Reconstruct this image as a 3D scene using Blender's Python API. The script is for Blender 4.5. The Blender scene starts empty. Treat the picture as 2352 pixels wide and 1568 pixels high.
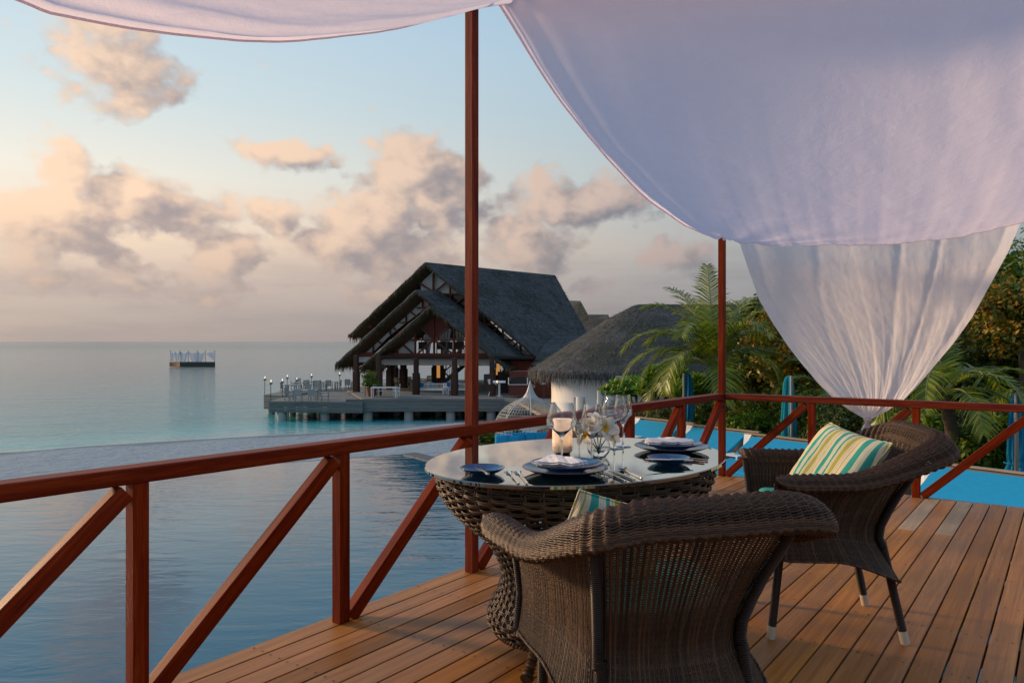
import bpy, math, random
import numpy as np
from mathutils import Vector, Matrix
random.seed(7); rng = np.random.default_rng(7)
scene = bpy.context.scene
COL = scene.collection
R = math.radians
PI = math.pi

# ------------------------------------------------------------------ camera
F = 1719.0                      # focal length in units of a 2352 wide frame
H = 1.2                         # eye height above the terrace deck
cd = bpy.data.cameras.new('camera'); cam = bpy.data.objects.new('camera', cd)
COL.objects.link(cam); scene.camera = cam
cam.location = (0, 0, H); cam.rotation_euler = (R(90), 0, 0)
cd.sensor_width = 36; cd.lens = 36 * F / 2352; cd.clip_start = 0.05; cd.clip_end = 30000

# ------------------------------------------------------------------ node helper
class NT:
    def __init__(s, nt): s.nt = nt; s.n = nt.nodes; s.l = nt.links
    def node(s, t, **k):
        n = s.n.new(t)
        for a, b in k.items(): setattr(n, a, b)
        return n
    def put(s, sock, v):
        if isinstance(v, X): s.l.new(v.s, sock)
        elif isinstance(v, bpy.types.NodeSocket): s.l.new(v, sock)
        elif v is not None:
            if hasattr(sock, 'default_value'):
                try: sock.default_value = v
                except Exception: sock.default_value = tuple(v) + (1,)
    def math(s, op, a, b=None, c=None, clamp=False):
        n = s.node('ShaderNodeMath', operation=op, use_clamp=clamp)
        s.put(n.inputs[0], a)
        if b is not None: s.put(n.inputs[1], b)
        if c is not None: s.put(n.inputs[2], c)
        return X(s, n.outputs[0])
    def vmath(s, op, a, b=None, scale=None, out=0):
        n = s.node('ShaderNodeVectorMath', operation=op)
        s.put(n.inputs[0], a)
        if b is not None: s.put(n.inputs[1], b)
        if scale is not None: s.put(n.inputs['Scale'], scale)
        return X(s, n.outputs[out])
    def mix(s, f, a, b, blend='MIX'):
        n = s.node('ShaderNodeMix', data_type='RGBA', blend_type=blend)
        s.put(n.inputs[0], f); s.put(n.inputs[6], a if isinstance(a, X) else tuple(a[:3]) + (1,)); s.put(n.inputs[7], b if isinstance(b, X) else tuple(b[:3]) + (1,))
        return X(s, n.outputs[2])
    def noise(s, vec, scale, detail=4, rough=.5, dist=0, out='Fac'):
        n = s.node('ShaderNodeTexNoise'); s.put(n.inputs['Vector'], vec)
        s.put(n.inputs['Scale'], scale); s.put(n.inputs['Detail'], detail); s.put(n.inputs['Roughness'], rough); s.put(n.inputs['Distortion'], dist)
        return X(s, n.outputs[out])
    def ramp(s, fac, stops, interp='LINEAR'):
        n = s.node('ShaderNodeValToRGB'); cr = n.color_ramp; cr.interpolation = interp
        while len(cr.elements) < len(stops): cr.elements.new(.5)
        for e, (p, c) in zip(cr.elements, stops):
            e.position = p; e.color = tuple(c[:3]) + (1,) if hasattr(c, '__len__') else (c, c, c, 1)
        s.put(n.inputs[0], fac); return X(s, n.outputs[0])
    def sstep(s, v, a, b, lo=0., hi=1.):
        n = s.node('ShaderNodeMapRange', interpolation_type='SMOOTHSTEP')
        s.put(n.inputs[0], v); n.inputs[1].default_value = a; n.inputs[2].default_value = b
        n.inputs[3].default_value = lo; n.inputs[4].default_value = hi
        return X(s, n.outputs[0])
    def comb(s, x, y, z=0.):
        n = s.node('ShaderNodeCombineXYZ')
        for i, v in enumerate((x, y, z)): s.put(n.inputs[i], v)
        return X(s, n.outputs[0])
    def sep(s, v):
        n = s.node('ShaderNodeSeparateXYZ'); s.put(n.inputs[0], v)
        return [X(s, o) for o in n.outputs]
class X:
    def __init__(s, t, sock): s.t = t; s.s = sock
    def __add__(s, o): return s.t.math('ADD', s, o)
    __radd__ = __add__
    def __sub__(s, o): return s.t.math('SUBTRACT', s, o)
    def __rsub__(s, o): return s.t.math('SUBTRACT', o, s)
    def __mul__(s, o): return s.t.math('MULTIPLY', s, o)
    __rmul__ = __mul__
    def __truediv__(s, o): return s.t.math('DIVIDE', s, o)

# ------------------------------------------------------------------ world: dusk sky with cumulus
SUN_AZ = R(-66); SUN_EL = R(17)
SH = (math.sin(SUN_AZ), math.cos(SUN_AZ))
w = bpy.data.worlds.new('World'); scene.world = w; w.use_nodes = True
T = NT(w.node_tree); T.n.clear()
def azel(x, y):
    dx = (x - 1176) / F; az = math.atan(dx); return az, math.atan((784 - y) / F * math.cos(az))
PXR = 1 / F
# clouds: centre px, centre py, radius x, radius y, weight
CL = [(255,120,160,95,.85),(95,60,110,45,.45),
      (135,395,62,60,1.15),(170,500,125,80,1.05),(300,450,120,60,1.0),(60,570,100,60,.75),(400,490,115,55,1.05),(225,555,110,40,.9),
      (500,580,85,48,.95),(675,365,108,36,1.05),(615,500,55,34,.95),(340,605,120,20,.6),
      (945,385,85,70,1.15),(1025,455,105,95,1.1),(850,510,95,90,1.1),(790,570,95,52,.95),(940,590,150,55,1.0),
      (1310,470,160,62,1.15),(1230,560,150,70,.95),(1540,600,85,32,.9),(620,130,70,60,.35),(1000,75,80,45,.3),
      (180,650,220,34,.55),(520,665,200,36,.6),(860,665,190,42,.66),(1330,640,140,30,.5)]
g = bpy.data.node_groups.new('cloud_density', 'ShaderNodeTree')
g.interface.new_socket('V', in_out='INPUT', socket_type='NodeSocketVector')
g.interface.new_socket('D', in_out='OUTPUT', socket_type='NodeSocketFloat')
G = NT(g); gi = G.node('NodeGroupInput'); go = G.node('NodeGroupOutput')
V = X(G, gi.outputs[0])
warp = G.noise(V, 7., 3, .5, out='Color')
Vw = G.vmath('ADD', V, G.vmath('SCALE', G.vmath('SUBTRACT', warp, (.5, .5, .5)), scale=.06))
warp2 = G.noise(V, 26., 2, .6, out='Color')
Vw = G.vmath('ADD', Vw, G.vmath('SCALE', G.vmath('SUBTRACT', warp2, (.5, .5, .5)), scale=.035))
m = None
for (cx, cy, rx, ry, a) in CL:
    az, el = azel(cx, cy)
    d = G.vmath('MULTIPLY', G.vmath('SUBTRACT', Vw, (az, el, 0)), (F / rx * .78, F / ry * .78, 0))
    l2 = G.vmath('DOT_PRODUCT', d, d, out=1)
    b = G.math('MULTIPLY', G.math('EXPONENT', l2 * -1.), a)
    m = b if m is None else G.math('SMOOTH_MAX', m, b, .12)
Vs = G.vmath('MULTIPLY', V, (1, 1.35, 1))
n1 = G.noise(Vs, 9., 7, .6); n2 = G.noise(Vs, 34., 3, .6)
vo = G.node('ShaderNodeTexVoronoi', feature='SMOOTH_F1', normalize=True); G.put(vo.inputs['Vector'], G.vmath('ADD', Vs, G.vmath('SCALE', G.vmath('SUBTRACT', warp2, (.5, .5, .5)), scale=.03)))
vo.inputs['Scale'].default_value = 26; vo.inputs['Detail'].default_value = 1; vo.inputs['Roughness'].default_value = .55; vo.inputs['Smoothness'].default_value = .35
vf = X(G, vo.outputs['Distance'])
x_, y_, _z = G.sep(V)
back = G.sstep(G.math('ABSOLUTE', x_), .75, 1.1)            # scattered clouds continue all round the horizon
band = G.sstep(y_, .5, .1) * G.sstep(G.noise(V, 3.2, 3, .5), .48, .66) * .75
m2 = G.math('ADD', m, back * band)
den = m2 * 1.3 + (n1 - .5) * 2.3 + (n2 - .5) * .4 + (.32 - vf) * 1.3 - .68
G.l.new(den.s, go.inputs[0])

tc = T.node('ShaderNodeTexCoord')
dirv = T.vmath('NORMALIZE', X(T, tc.outputs['Generated']))
dx, dy, dz = T.sep(dirv)
az = T.math('ARCTAN2', dx, dy)
el = T.math('ARCSINE', dz)
q = T.comb(az, el, 0.)
def grp(v):
    n = T.node('ShaderNodeGroup'); n.node_tree = g; T.put(n.inputs[0], v); return X(T, n.outputs[0])
d0 = grp(q)
d1 = grp(T.vmath('ADD', q, (-.040, .020, 0)))
lit = T.sstep((d0 - d1) * 1.25 - (d0 - .5) * .12, -.75, 1.0)
side = T.sstep(T.vmath('DOT_PRODUCT', dirv, (SH[0], SH[1], 0), out=1), -.15, .98)
elz = T.math('MAXIMUM', dz, 0.)
sunside = T.ramp(elz, [(0, (.37,.32,.32)), (.035, (.43,.355,.34)), (.075, (.60,.45,.385)), (.125, (.95,.70,.50)), (.2, (.88,.82,.70)), (.29, (.66,.75,.75)), (.42, (.50,.66,.78)), (1, (.26,.40,.66))])
anti = T.ramp(elz, [(0, (.205,.20,.225)), (.05, (.25,.25,.275)), (.12, (.31,.34,.365)), (.22, (.33,.43,.48)), (.36, (.33,.48,.62)), (.6, (.26,.40,.62)), (1, (.20,.34,.58))])
sky = T.mix(side, anti, sunside)
nis = T.node('ShaderNodeTexSky', sky_type='NISHITA', sun_disc=False)
nis.sun_elevation = SUN_EL; nis.sun_rotation = SUN_AZ; nis.altitude = 5
sky = T.mix(.012, sky, X(T, nis.outputs[0]))
low = T.sstep(el, .02, .17)
litc = T.mix(side, (.42,.355,.37), (1.08,.77,.54))
litc = T.mix(low, T.mix(side, (.27,.25,.27), (.60,.46,.38)), litc)
shac = T.mix(side, (.14,.17,.22), (.42,.35,.355))
shac = T.mix(low, T.mix(side, (.215,.21,.235), (.40,.335,.32)), shac)
cc = T.mix(lit, shac, litc)
alpha = T.sstep(d0, -.16, .40) * .95
# low haze bank over the horizon
streak = T.noise(T.vmath('MULTIPLY', q, (1., 6., 1.)), 4.5, 6, .6)
sky = T.mix(T.sstep(el, .16, .03) * T.sstep(streak, .40, .68) * .55, sky, T.mix(side, (.215,.21,.235), (.43,.36,.34)))
skyc = T.mix(alpha, sky, cc)
bg = T.node('ShaderNodeBackground'); T.put(bg.inputs[0], skyc); bg.inputs[1].default_value = 1.0
ow = T.node('ShaderNodeOutputWorld'); T.l.new(bg.outputs[0], ow.inputs[0])
w.cycles.sampling_method = 'MANUAL'; w.cycles.sample_map_resolution = 512

# ------------------------------------------------------------------ sun
sd = bpy.data.lights.new('sun', 'SUN'); sun = bpy.data.objects.new('sun', sd); COL.objects.link(sun)
sd.energy = 3.6; sd.angle = R(8); sd.color = (1., .68, .40)
sv = Vector((SH[0] * math.cos(SUN_EL), SH[1] * math.cos(SUN_EL), math.sin(SUN_EL)))
sun.rotation_euler = sv.to_track_quat('Z', 'Y').to_euler()
scene.view_settings.view_transform = 'Standard'; scene.view_settings.look = 'None'
scene.view_settings.exposure = 0.0; scene.view_settings.gamma = 1; scene.view_settings.use_curve_mapping = False
scene.cycles.max_bounces = 10; scene.cycles.transparent_max_bounces = 12; scene.cycles.transmission_bounces = 10
scene.cycles.caustics_reflective = False; scene.cycles.caustics_refractive = False
scene.cycles.sample_clamp_indirect = 4.0
scene.cycles.use_denoising = True

# ------------------------------------------------------------------ place helpers
def P(x, y, z):                     # a point of the photograph lying at height z
    d = F * (H - z) / (y - 784.0); return Vector(((x - 1176) * d / F, d, z))
def Q(x, y, d):                     # a point of the photograph at distance d
    return Vector(((x - 1176) * d / F, d, H + (784 - y) * d / F))
def V3(*a): return Vector(a)

# ------------------------------------------------------------------ objects
def root_loc(o):
    while o is not None and o.parent is not None: o = o.parent
    return o.location.copy() if o is not None else Vector((0, 0, 0))
def tag(o, label=None, cat=None, group=None, kind=None):
    if label: o['label'] = label
    if cat: o['category'] = cat
    if group: o['group'] = group
    if kind: o['kind'] = kind
    return o
def thing(name, label, cat, loc=(0, 0, 0), rz=0, group=None):
    o = bpy.data.objects.new(name, None); COL.objects.link(o); o.empty_display_size = .2
    o.location = loc; o.rotation_euler = (0, 0, rz)
    return tag(o, label, cat, group)
def mesh_obj(name, verts, faces, mat, parent=None, smooth=False, world=True):
    me = bpy.data.meshes.new(name)
    v = np.asarray(verts, dtype=np.float32).reshape(-1, 3)
    if parent is not None and world:
        v = v - np.array(root_loc(parent), dtype=np.float32)
    if isinstance(faces, np.ndarray):
        n, k = faces.shape
        me.vertices.add(len(v)); me.vertices.foreach_set('co', v.ravel())
        me.loops.add(n * k); me.loops.foreach_set('vertex_index', faces.astype(np.int32).ravel())
        me.polygons.add(n); me.polygons.foreach_set('loop_start', np.arange(0, n * k, k, dtype=np.int32))
        me.update(calc_edges=True)
    else:
        me.from_pydata(v.tolist(), [], faces)
    me.validate()
    if smooth: me.shade_smooth()
    if mat: me.materials.append(mat)
    o = bpy.data.objects.new(name, me); COL.objects.link(o)
    if parent is not None: o.parent = parent
    return o
def copy_thing(src, loc, rz=None, label=None, group=None):
    r = src.copy(); COL.objects.link(r); r.location = loc
    if rz is not None: r.rotation_euler = (0, 0, rz)
    if label: r['label'] = label
    if group: r['group'] = group
    for ch in list(src.children):
        c = ch.copy(); COL.objects.link(c); c.parent = r
        for g2 in ch.children:
            d = g2.copy(); COL.objects.link(d); d.parent = c
    return r

class MB:
    def __init__(s): s.v = []; s.f = []
    def add(s, vs, fs):
        b = len(s.v); s.v += [tuple(p) for p in vs]; s.f += [tuple(i + b for i in f) for f in fs]; return s
    def box(s, c, size, rz=0, rx=0, ry=0):
        m = Matrix.Rotation(rz, 3, 'Z') @ Matrix.Rotation(ry, 3, 'Y') @ Matrix.Rotation(rx, 3, 'X')
        a, b, d = [q * .5 for q in size]
        vs = [Vector(c) + m @ Vector((x * a, y * b, z * d)) for z in (-1, 1) for y in (-1, 1) for x in (-1, 1)]
        return s.add(vs, [(0,2,3,1),(4,5,7,6),(0,1,5,4),(2,6,7,3),(0,4,6,2),(1,3,7,5)])
    def bar(s, p0, p1, wd, ht, up=(0, 0, 1)):
        p0 = Vector(p0); p1 = Vector(p1); t = (p1 - p0).normalized(); u = Vector(up)
        if abs(t.dot(u)) > .98: u = Vector((0, 1, 0))
        sx = t.cross(u).normalized(); uz = sx.cross(t).normalized()
        vs = []
        for p in (p0, p1):
            for a, b in ((-1,-1),(1,-1),(1,1),(-1,1)): vs.append(p + sx * a * wd / 2 + uz * b * ht / 2)
        return s.add(vs, [(0,1,2,3),(7,6,5,4),(0,4,5,1),(1,5,6,2),(2,6,7,3),(3,7,4,0)])
    def tube(s, pts, r, n=8, cap=True, flat=1.):
        pts = [Vector(p) for p in pts]; rr = r if hasattr(r, '__len__') else [r] * len(pts)
        vs = []; ref = None
        for i, p in enumerate(pts):
            t = (pts[min(i + 1, len(pts) - 1)] - pts[max(i - 1, 0)]).normalized()
            if ref is None: ref = Vector((0, 0, 1)) if abs(t.z) < .9 else Vector((1, 0, 0))
            a = t.cross(ref).normalized(); b = a.cross(t).normalized(); ref = b
            for k in range(n):
                an = 2 * PI * k / n; vs.append(p + (a * math.cos(an) + b * math.sin(an) * flat) * rr[i])
        fs = []
        for i in range(len(pts) - 1):
            for k in range(n):
                fs.append((i*n+k, i*n+(k+1)%n, (i+1)*n+(k+1)%n, (i+1)*n+k))
        if cap: fs.append(tuple(range(n))[::-1]); fs.append(tuple((len(pts)-1)*n + k for k in range(n)))
        return s.add(vs, fs)
    def lathe(s, prof, c=(0, 0, 0), n=24, sx=1., sy=1., close=False):
        vs = []; c = Vector(c)
        for (r, z) in prof:
            for k in range(n):
                a = 2 * PI * k / n; vs.append(c + Vector((r * math.cos(a) * sx, r * math.sin(a) * sy, z)))
        fs = []; L = len(prof)
        for i in range(L - (0 if close else 1)):
            j = (i + 1) % L
            for k in range(n): fs.append((i*n+k, i*n+(k+1)%n, j*n+(k+1)%n, j*n+k))
        if not close:
            if prof[0][0] > 1e-6: fs.append(tuple(range(n))[::-1])
            if prof[-1][0] > 1e-6: fs.append(tuple((L-1)*n + k for k in range(n)))
        return s.add(vs, fs)
    def slab(s, pts, off):
        pts = [Vector(p) for p in pts]; off = Vector(off); n = len(pts)
        fs = [tuple(range(n)), tuple(range(2*n-1, n-1, -1))]
        for i in range(n): j = (i+1) % n; fs.append((i, i+n, j+n, j))
        return s.add(pts + [p + off for p in pts], fs)
    def build(s, name, mat, parent=None, smooth=False, world=True, bevel=0):
        o = mesh_obj(name, s.v, s.f, mat, parent, smooth, world)
        if bevel:
            b = o.modifiers.new('bevel', 'BEVEL'); b.width = bevel; b.segments = 2; b.limit_method = 'ANGLE'
        if smooth: 
            try: o.data.set_sharp_from_angle(angle=R(40))
            except Exception: pass
        return o
def beam(name, p0, p1, wd, ht, mat, parent, bevel=.003, up=(0, 0, 1)):
    """a piece of timber whose local X runs along it"""
    p0 = Vector(p0); p1 = Vector(p1); L = (p1 - p0).length; t = (p1 - p0).normalized(); u = Vector(up)
    if abs(t.dot(u)) > .98: u = Vector(UV3)
    sy = u.cross(t).normalized(); uz = t.cross(sy).normalized()
    me = MB().box((L / 2, 0, 0), (L, wd, ht))
    o = me.build(name, mat, None, bevel=bevel); o.parent = parent
    M = Matrix((t, sy, uz)).transposed().to_4x4()
    M.translation = p0 - root_loc(parent)
    o.matrix_local = M
    return o
def tubes(curves, normals, r, sides=4, flat=1.):
    """vectorised tubes: curves (n,k,3), normals (n,k,3) -> verts, quads"""
    c = np.asarray(curves, float); N = np.asarray(normals, float); n, k, _ = c.shape
    t = np.gradient(c, axis=1); t /= np.linalg.norm(t, axis=2, keepdims=True) + 1e-9
    b = np.cross(t, N); b /= np.linalg.norm(b, axis=2, keepdims=True) + 1e-9
    nn = np.cross(b, t)
    an = np.arange(sides) * 2 * PI / sides + PI / sides
    rr = np.broadcast_to(np.asarray(r, float), (n, k)) if np.ndim(r) < 2 else r
    v = c[:, :, None, :] + rr[:, :, None, None] * (np.cos(an)[None, None, :, None] * nn[:, :, None, :] * flat + np.sin(an)[None, None, :, None] * b[:, :, None, :])
    idx = np.arange(n * k * sides).reshape(n, k, sides)
    a = idx[:, :-1, :]; d = idx[:, 1:, :]
    f = np.stack([a, np.roll(a, -1, 2), np.roll(d, -1, 2), d], -1).reshape(-1, 4)
    return v.reshape(-1, 3), f
def joinvf(lst):
    vs = []; fs = []; o = 0
    for v, f in lst: vs.append(v); fs.append(f + o); o += len(v)
    return np.concatenate(vs), np.concatenate(fs)
def catmull(pts, n):
    p = np.asarray(pts, float); m = len(p); ts = np.linspace(0, m - 1 - 1e-9, n); i = ts.astype(int); t = (ts - i)[:, None]
    g = lambda k: p[np.clip(k, 0, m - 1)]
    p0, p1, p2, p3 = g(i - 1), g(i), g(i + 1), g(i + 2)
    p0 = np.where((i == 0)[:, None], 2 * p1 - p2, p0); p3 = np.where((i + 2 > m - 1)[:, None], 2 * p2 - p1, p3)
    return .5 * (2 * p1 + (p2 - p0) * t + (2 * p0 - 5 * p1 + 4 * p2 - p3) * t * t + (3 * p1 - p0 - 3 * p2 + p3) * t ** 3)

# ------------------------------------------------------------------ materials
def mat(name, col=(.5, .5, .5), rough=.6, metal=0., spec=.5, **kw):
    m = bpy.data.materials.new(name); m.use_nodes = True
    b = m.node_tree.nodes['Principled BSDF']
    b.inputs['Base Color'].default_value = tuple(col) + (1,); b.inputs['Roughness'].default_value = rough
    b.inputs['Metallic'].default_value = metal; b.inputs['Specular IOR Level'].default_value = spec
    for k, v in kw.items(): b.inputs[k.replace('_', ' ')].default_value = v
    m['b'] = 0
    return m
def tree(m): return NT(m.node_tree), m.node_tree.nodes['Principled BSDF']
def bump(t, b, h, strength=.4, dist=.01):
    n = t.node('ShaderNodeBump'); n.inputs['Strength'].default_value = strength; n.inputs['Distance'].default_value = dist
    t.put(n.inputs['Height'], h); t.l.new(n.outputs[0], b.inputs['Normal'])
def coords(t, kind='Object'):
    return X(t, t.node('ShaderNodeTexCoord').outputs[kind])
def wood(name, cols, rough=.5, grain=1., stretch=(1.2, 30, 30), vary=.25, bmp=.25, stain=0.):
    m = mat(name, cols[0], rough); t, b = tree(m)
    oi = t.node('ShaderNodeObjectInfo'); rnd = X(t, oi.outputs['Random'])
    c = t.vmath('ADD', coords(t), t.comb(rnd * 37., rnd * 11., rnd * 5.))
    s1 = t.vmath('MULTIPLY', c, stretch)
    n1 = t.noise(s1, 1.6 * grain, 7, .62, .6); n2 = t.noise(s1, 7. * grain, 4, .7)
    col = t.ramp(n1 * .7 + n2 * .3, [(.3, cols[0]), (.5, cols[1]), (.7, cols[2])])
    hv = t.node('ShaderNodeHueSaturation'); t.put(hv.inputs['Color'], col)
    t.put(hv.inputs['Value'], rnd * vary * 2 + (1 - vary)); t.put(hv.inputs['Saturation'], t.noise(t.comb(rnd * 99., 0., 0.), 3., 0) * .5 + .8)
    out = X(t, hv.outputs[0])
    if stain:
        ns = t.noise(coords(t), 2.3, 5, .65)
        out = t.mix(t.sstep(ns, .5, .72) * stain, out, (.16, .13, .10))
    t.put(b.inputs['Base Color'], out); b.inputs['Specular IOR Level'].default_value = .32
    t.put(b.inputs['Roughness'], n1 * .3 + (rough - .12))
    bump(t, b, n2 * .6 + n1 * .4, bmp, .002)
    return m
M = {}
M['redwood'] = wood('red_stained_timber', [(.05,.006,.003), (.17,.020,.005), (.30,.060,.018)], .50, stretch=(1.6, 30, 30), vary=.14, bmp=.6)
M['redwood'].node_tree.nodes['Principled BSDF'].inputs['Specular IOR Level'].default_value = .14
M['deck'] = wood('deck_timber', [(.19,.072,.020), (.33,.140,.042), (.48,.235,.085)], .44, stretch=(.9, 26, 26), vary=.26, bmp=.4, stain=.35)
M['deckworn'] = wood('worn_grey_timber', [(.24,.18,.12), (.33,.25,.17), (.42,.33,.23)], .6, vary=.12)
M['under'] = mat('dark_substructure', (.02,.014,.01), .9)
M['screw'] = mat('screw_steel', (.05,.04,.035), .4, .8)
M['oldwood'] = wood('weathered_jetty_timber', [(.10,.105,.10), (.16,.165,.155), (.23,.225,.20)], .75, stretch=(1, 14, 14), vary=.15, grain=.5)
M['darkred'] = wood('dark_red_building_timber', [(.06,.014,.009), (.12,.028,.016), (.19,.05,.03)], .6, vary=.15)
M['column'] = wood('dark_column_timber', [(.03,.014,.010), (.055,.026,.018), (.09,.045,.03)], .7)
M['white'] = mat('white_paint', (.72,.72,.70), .45)
M['greychair'] = mat('weathered_teak_grey', (.34,.33,.31), .6)
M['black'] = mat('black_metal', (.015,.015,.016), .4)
M['alu'] = mat('grey_aluminium', (.28,.29,.30), .35, .7)
M['steel'] = mat('polished_cutlery', (.80,.78,.74), .12, 1.)
M['legcap'] = mat('ivory_leg_cap', (.55,.48,.38), .35)
M['terracotta'] = mat('terracotta', (.22,.075,.04), .8)

def plaster(name, col):
    m = mat(name, col, .85); t, b = tree(m)
    c = coords(t); n = t.noise(c, .8, 6, .6); n2 = t.noise(t.vmath('MULTIPLY', c, (6, 6, .5)), 1., 4)
    t.put(b.inputs['Base Color'], t.mix(t.sstep(n * .6 + n2 * .4, .42, .7) * .35, col, tuple(q * .72 for q in col)))
    bump(t, b, t.noise(c, 20, 4), .2, .01); return m
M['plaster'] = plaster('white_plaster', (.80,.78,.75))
M['concrete'] = plaster('concrete', (.36,.36,.34))
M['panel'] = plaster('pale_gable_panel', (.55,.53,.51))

def wicker(name, a, b_, c_, rough=.34):
    m = mat(name, a, rough + .12); t, b = tree(m)
    geo = t.node('ShaderNodeNewGeometry'); ri = X(t, geo.outputs['Random Per Island'])
    n = t.noise(coords(t), 60., 3, .6)
    col = t.ramp(ri * .6 + n * .4, [(.15, a), (.5, b_), (.85, c_)])
    t.put(b.inputs['Base Color'], col); b.inputs['Specular IOR Level'].default_value = .38
    return m
M['wicker'] = wicker('dark_brown_wicker', (.022,.011,.006), (.052,.026,.013), (.115,.060,.031))
M['wickert'] = wicker('table_wicker', (.022,.012,.007), (.058,.030,.016), (.13,.070,.037))
M['wrap'] = mat('wrapped_cane', (.022,.012,.008), .35)
t, b = tree(M['wrap'])
wv = t.node('ShaderNodeTexWave', wave_type='BANDS', bands_direction='Z'); t.put(wv.inputs['Vector'], coords(t)); wv.inputs['Scale'].default_value = 55
bump(t, b, X(t, wv.outputs['Fac']), .9, .003)
M['podwire'] = mat('pale_grey_wicker', (.50,.48,.43), .5)

def fabric(name, col, trans=0., fine=300., bmp=.2, rough=.9):
    m = mat(name, col, rough, spec=.2); t, b = tree(m); c = coords(t)
    wr = t.noise(c, 9., 6, .6)
    h = t.noise(c, fine, 2) * .25 + wr + t.noise(t.vmath('MULTIPLY', c, (1., 1., .45)), 5., 8, .66, 1.4) * .8
    bump(t, b, h, bmp, .02)
    t.put(b.inputs['Base Color'], t.mix(t.sstep(wr, .3, .7), tuple(q * .93 for q in col), col))
    if trans:
        tr = t.node('ShaderNodeBsdfTranslucent'); tr.inputs[0].default_value = tuple(col) + (1,)
        t.l.new([l for l in t.l if l.to_node == b and l.to_socket.name == 'Normal'][0].from_socket, tr.inputs['Normal'])
        mx = t.node('ShaderNodeMixShader'); mx.inputs[0].default_value = trans
        t.l.new(b.outputs[0], mx.inputs[1]); t.l.new(tr.outputs[0], mx.inputs[2])
        out = [n for n in t.n if n.type == 'OUTPUT_MATERIAL'][0]; t.l.new(mx.outputs[0], out.inputs[0])
    return m
M['cloth'] = fabric('white_voile', (.94,.83,.88), .62, 400, .40)
M['curtain'] = fabric('white_curtain', (.93,.88,.88), .24, 400, .38)
M['napkin'] = fabric('white_linen', (.92,.90,.91), .1, 700, .25)
M['bluefab'] = fabric('blue_canvas', (.018,.30,.52), 0, 300, .1)
M['bluedk'] = fabric('deep_blue_canvas', (.008,.16,.38), 0, 300, .1)
M['tealfab'] = fabric('teal_canvas', (.02,.30,.34), .12, 200, .3)
M['bluumb'] = fabric('blue_parasol_canvas', (.015,.27,.50), .12, 200, .3)
M['tealseat'] = fabric('teal_seat_fabric', (.035,.33,.28), 0, 400, .2)
M['greyblue'] = fabric('grey_blue_voile', (.60,.64,.72), .3, 100, .2)

def stripes(name):
    m = mat(name, (.8,.7,.5), .9, spec=.15); t, b = tree(m)
    x, y, z = t.sep(coords(t))
    n = t.noise(coords(t), 8., 1)
    f = t.math('FRACT', (x + (n - .5) * .004) / .135)
    cream = (.72,.64,.45); teal = (.045,.36,.29); olive = (.40,.38,.09); pale = (.50,.60,.48)
    st = [(0, cream), (.05, teal), (.22, cream), (.25, pale), (.28, cream), (.31, pale), (.34, cream), (.38, teal), (.47, cream), (.52, olive), (.54, cream), (.58, olive), (.74, cream), (.78, olive), (.80, cream), (.84, (.30,.20,.14)), (.85, cream), (.9, olive), (.93, cream)]
    t.put(b.inputs['Base Color'], t.ramp(f, st, 'CONSTANT'))
    bump(t, b, t.noise(coords(t), 350., 2) * .4 + t.noise(coords(t), 12., 5), .35, .01)
    return m
M['stripe'] = stripes('striped_canvas')

def leafmat(name, cols, trans=.35, rough=.45, isl=True):
    m = mat(name, cols[0], rough, spec=.4); t, b = tree(m)
    geo = t.node('ShaderNodeNewGeometry')
    big = t.noise(X(t, geo.outputs['Position']), 1.1, 3, .6)
    f = X(t, geo.outputs['Random Per Island']) * .62 + big * .38
    k = len(cols); col = t.ramp(f, [(.12 + .76 * i / (k - 1), c) for i, c in enumerate(cols)])
    t.put(b.inputs['Base Color'], col)
    tr = t.node('ShaderNodeBsdfTranslucent'); t.put(tr.inputs[0], t.mix(1., col, (1.25, 1.2, .6), 'MULTIPLY'))
    mx = t.node('ShaderNodeMixShader'); mx.inputs[0].default_value = trans
    t.l.new(b.outputs[0], mx.inputs[1]); t.l.new(tr.outputs[0], mx.inputs[2])
    out = [n for n in t.n if n.type == 'OUTPUT_MATERIAL'][0]; t.l.new(mx.outputs[0], out.inputs[0])
    return m
M['leafgreen'] = leafmat('green_leaves', [(.02,.05,.006), (.05,.12,.012), (.13,.21,.018), (.26,.28,.03)])
M['leafbright'] = leafmat('bright_green_leaves', [(.03,.10,.008), (.08,.21,.015), (.18,.31,.02), (.34,.38,.03)])
M['leaforange'] = leafmat('turning_leaves', [(.02,.04,.008), (.08,.12,.015), (.17,.17,.02), (.50,.22,.02), (.20,.26,.03)])
M['leafdark'] = leafmat('dark_leaves', [(.014,.028,.006), (.04,.07,.011), (.10,.13,.016), (.22,.20,.02)])
M['palm'] = leafmat('palm_leaflets', [(.04,.07,.006), (.11,.16,.010), (.24,.28,.018), (.42,.40,.04)], .35, .35)
M['rachis'] = mat('frond_stalk', (.22,.20,.05), .5)
def bark(name, col):
    m = mat(name, col, .9); t, b = tree(m); c = coords(t)
    n = t.noise(t.vmath('MULTIPLY', c, (6, 6, 14)), 1., 5, .6)
    t.put(b.inputs['Base Color'], t.mix(t.sstep(n, .3, .7), tuple(q * .5 for q in col), col)); bump(t, b, n, .8, .03); return m
M['bark'] = bark('palm_bark', (.14,.10,.065)); M['branch'] = bark('grey_branch', (.12,.09,.06))

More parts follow.
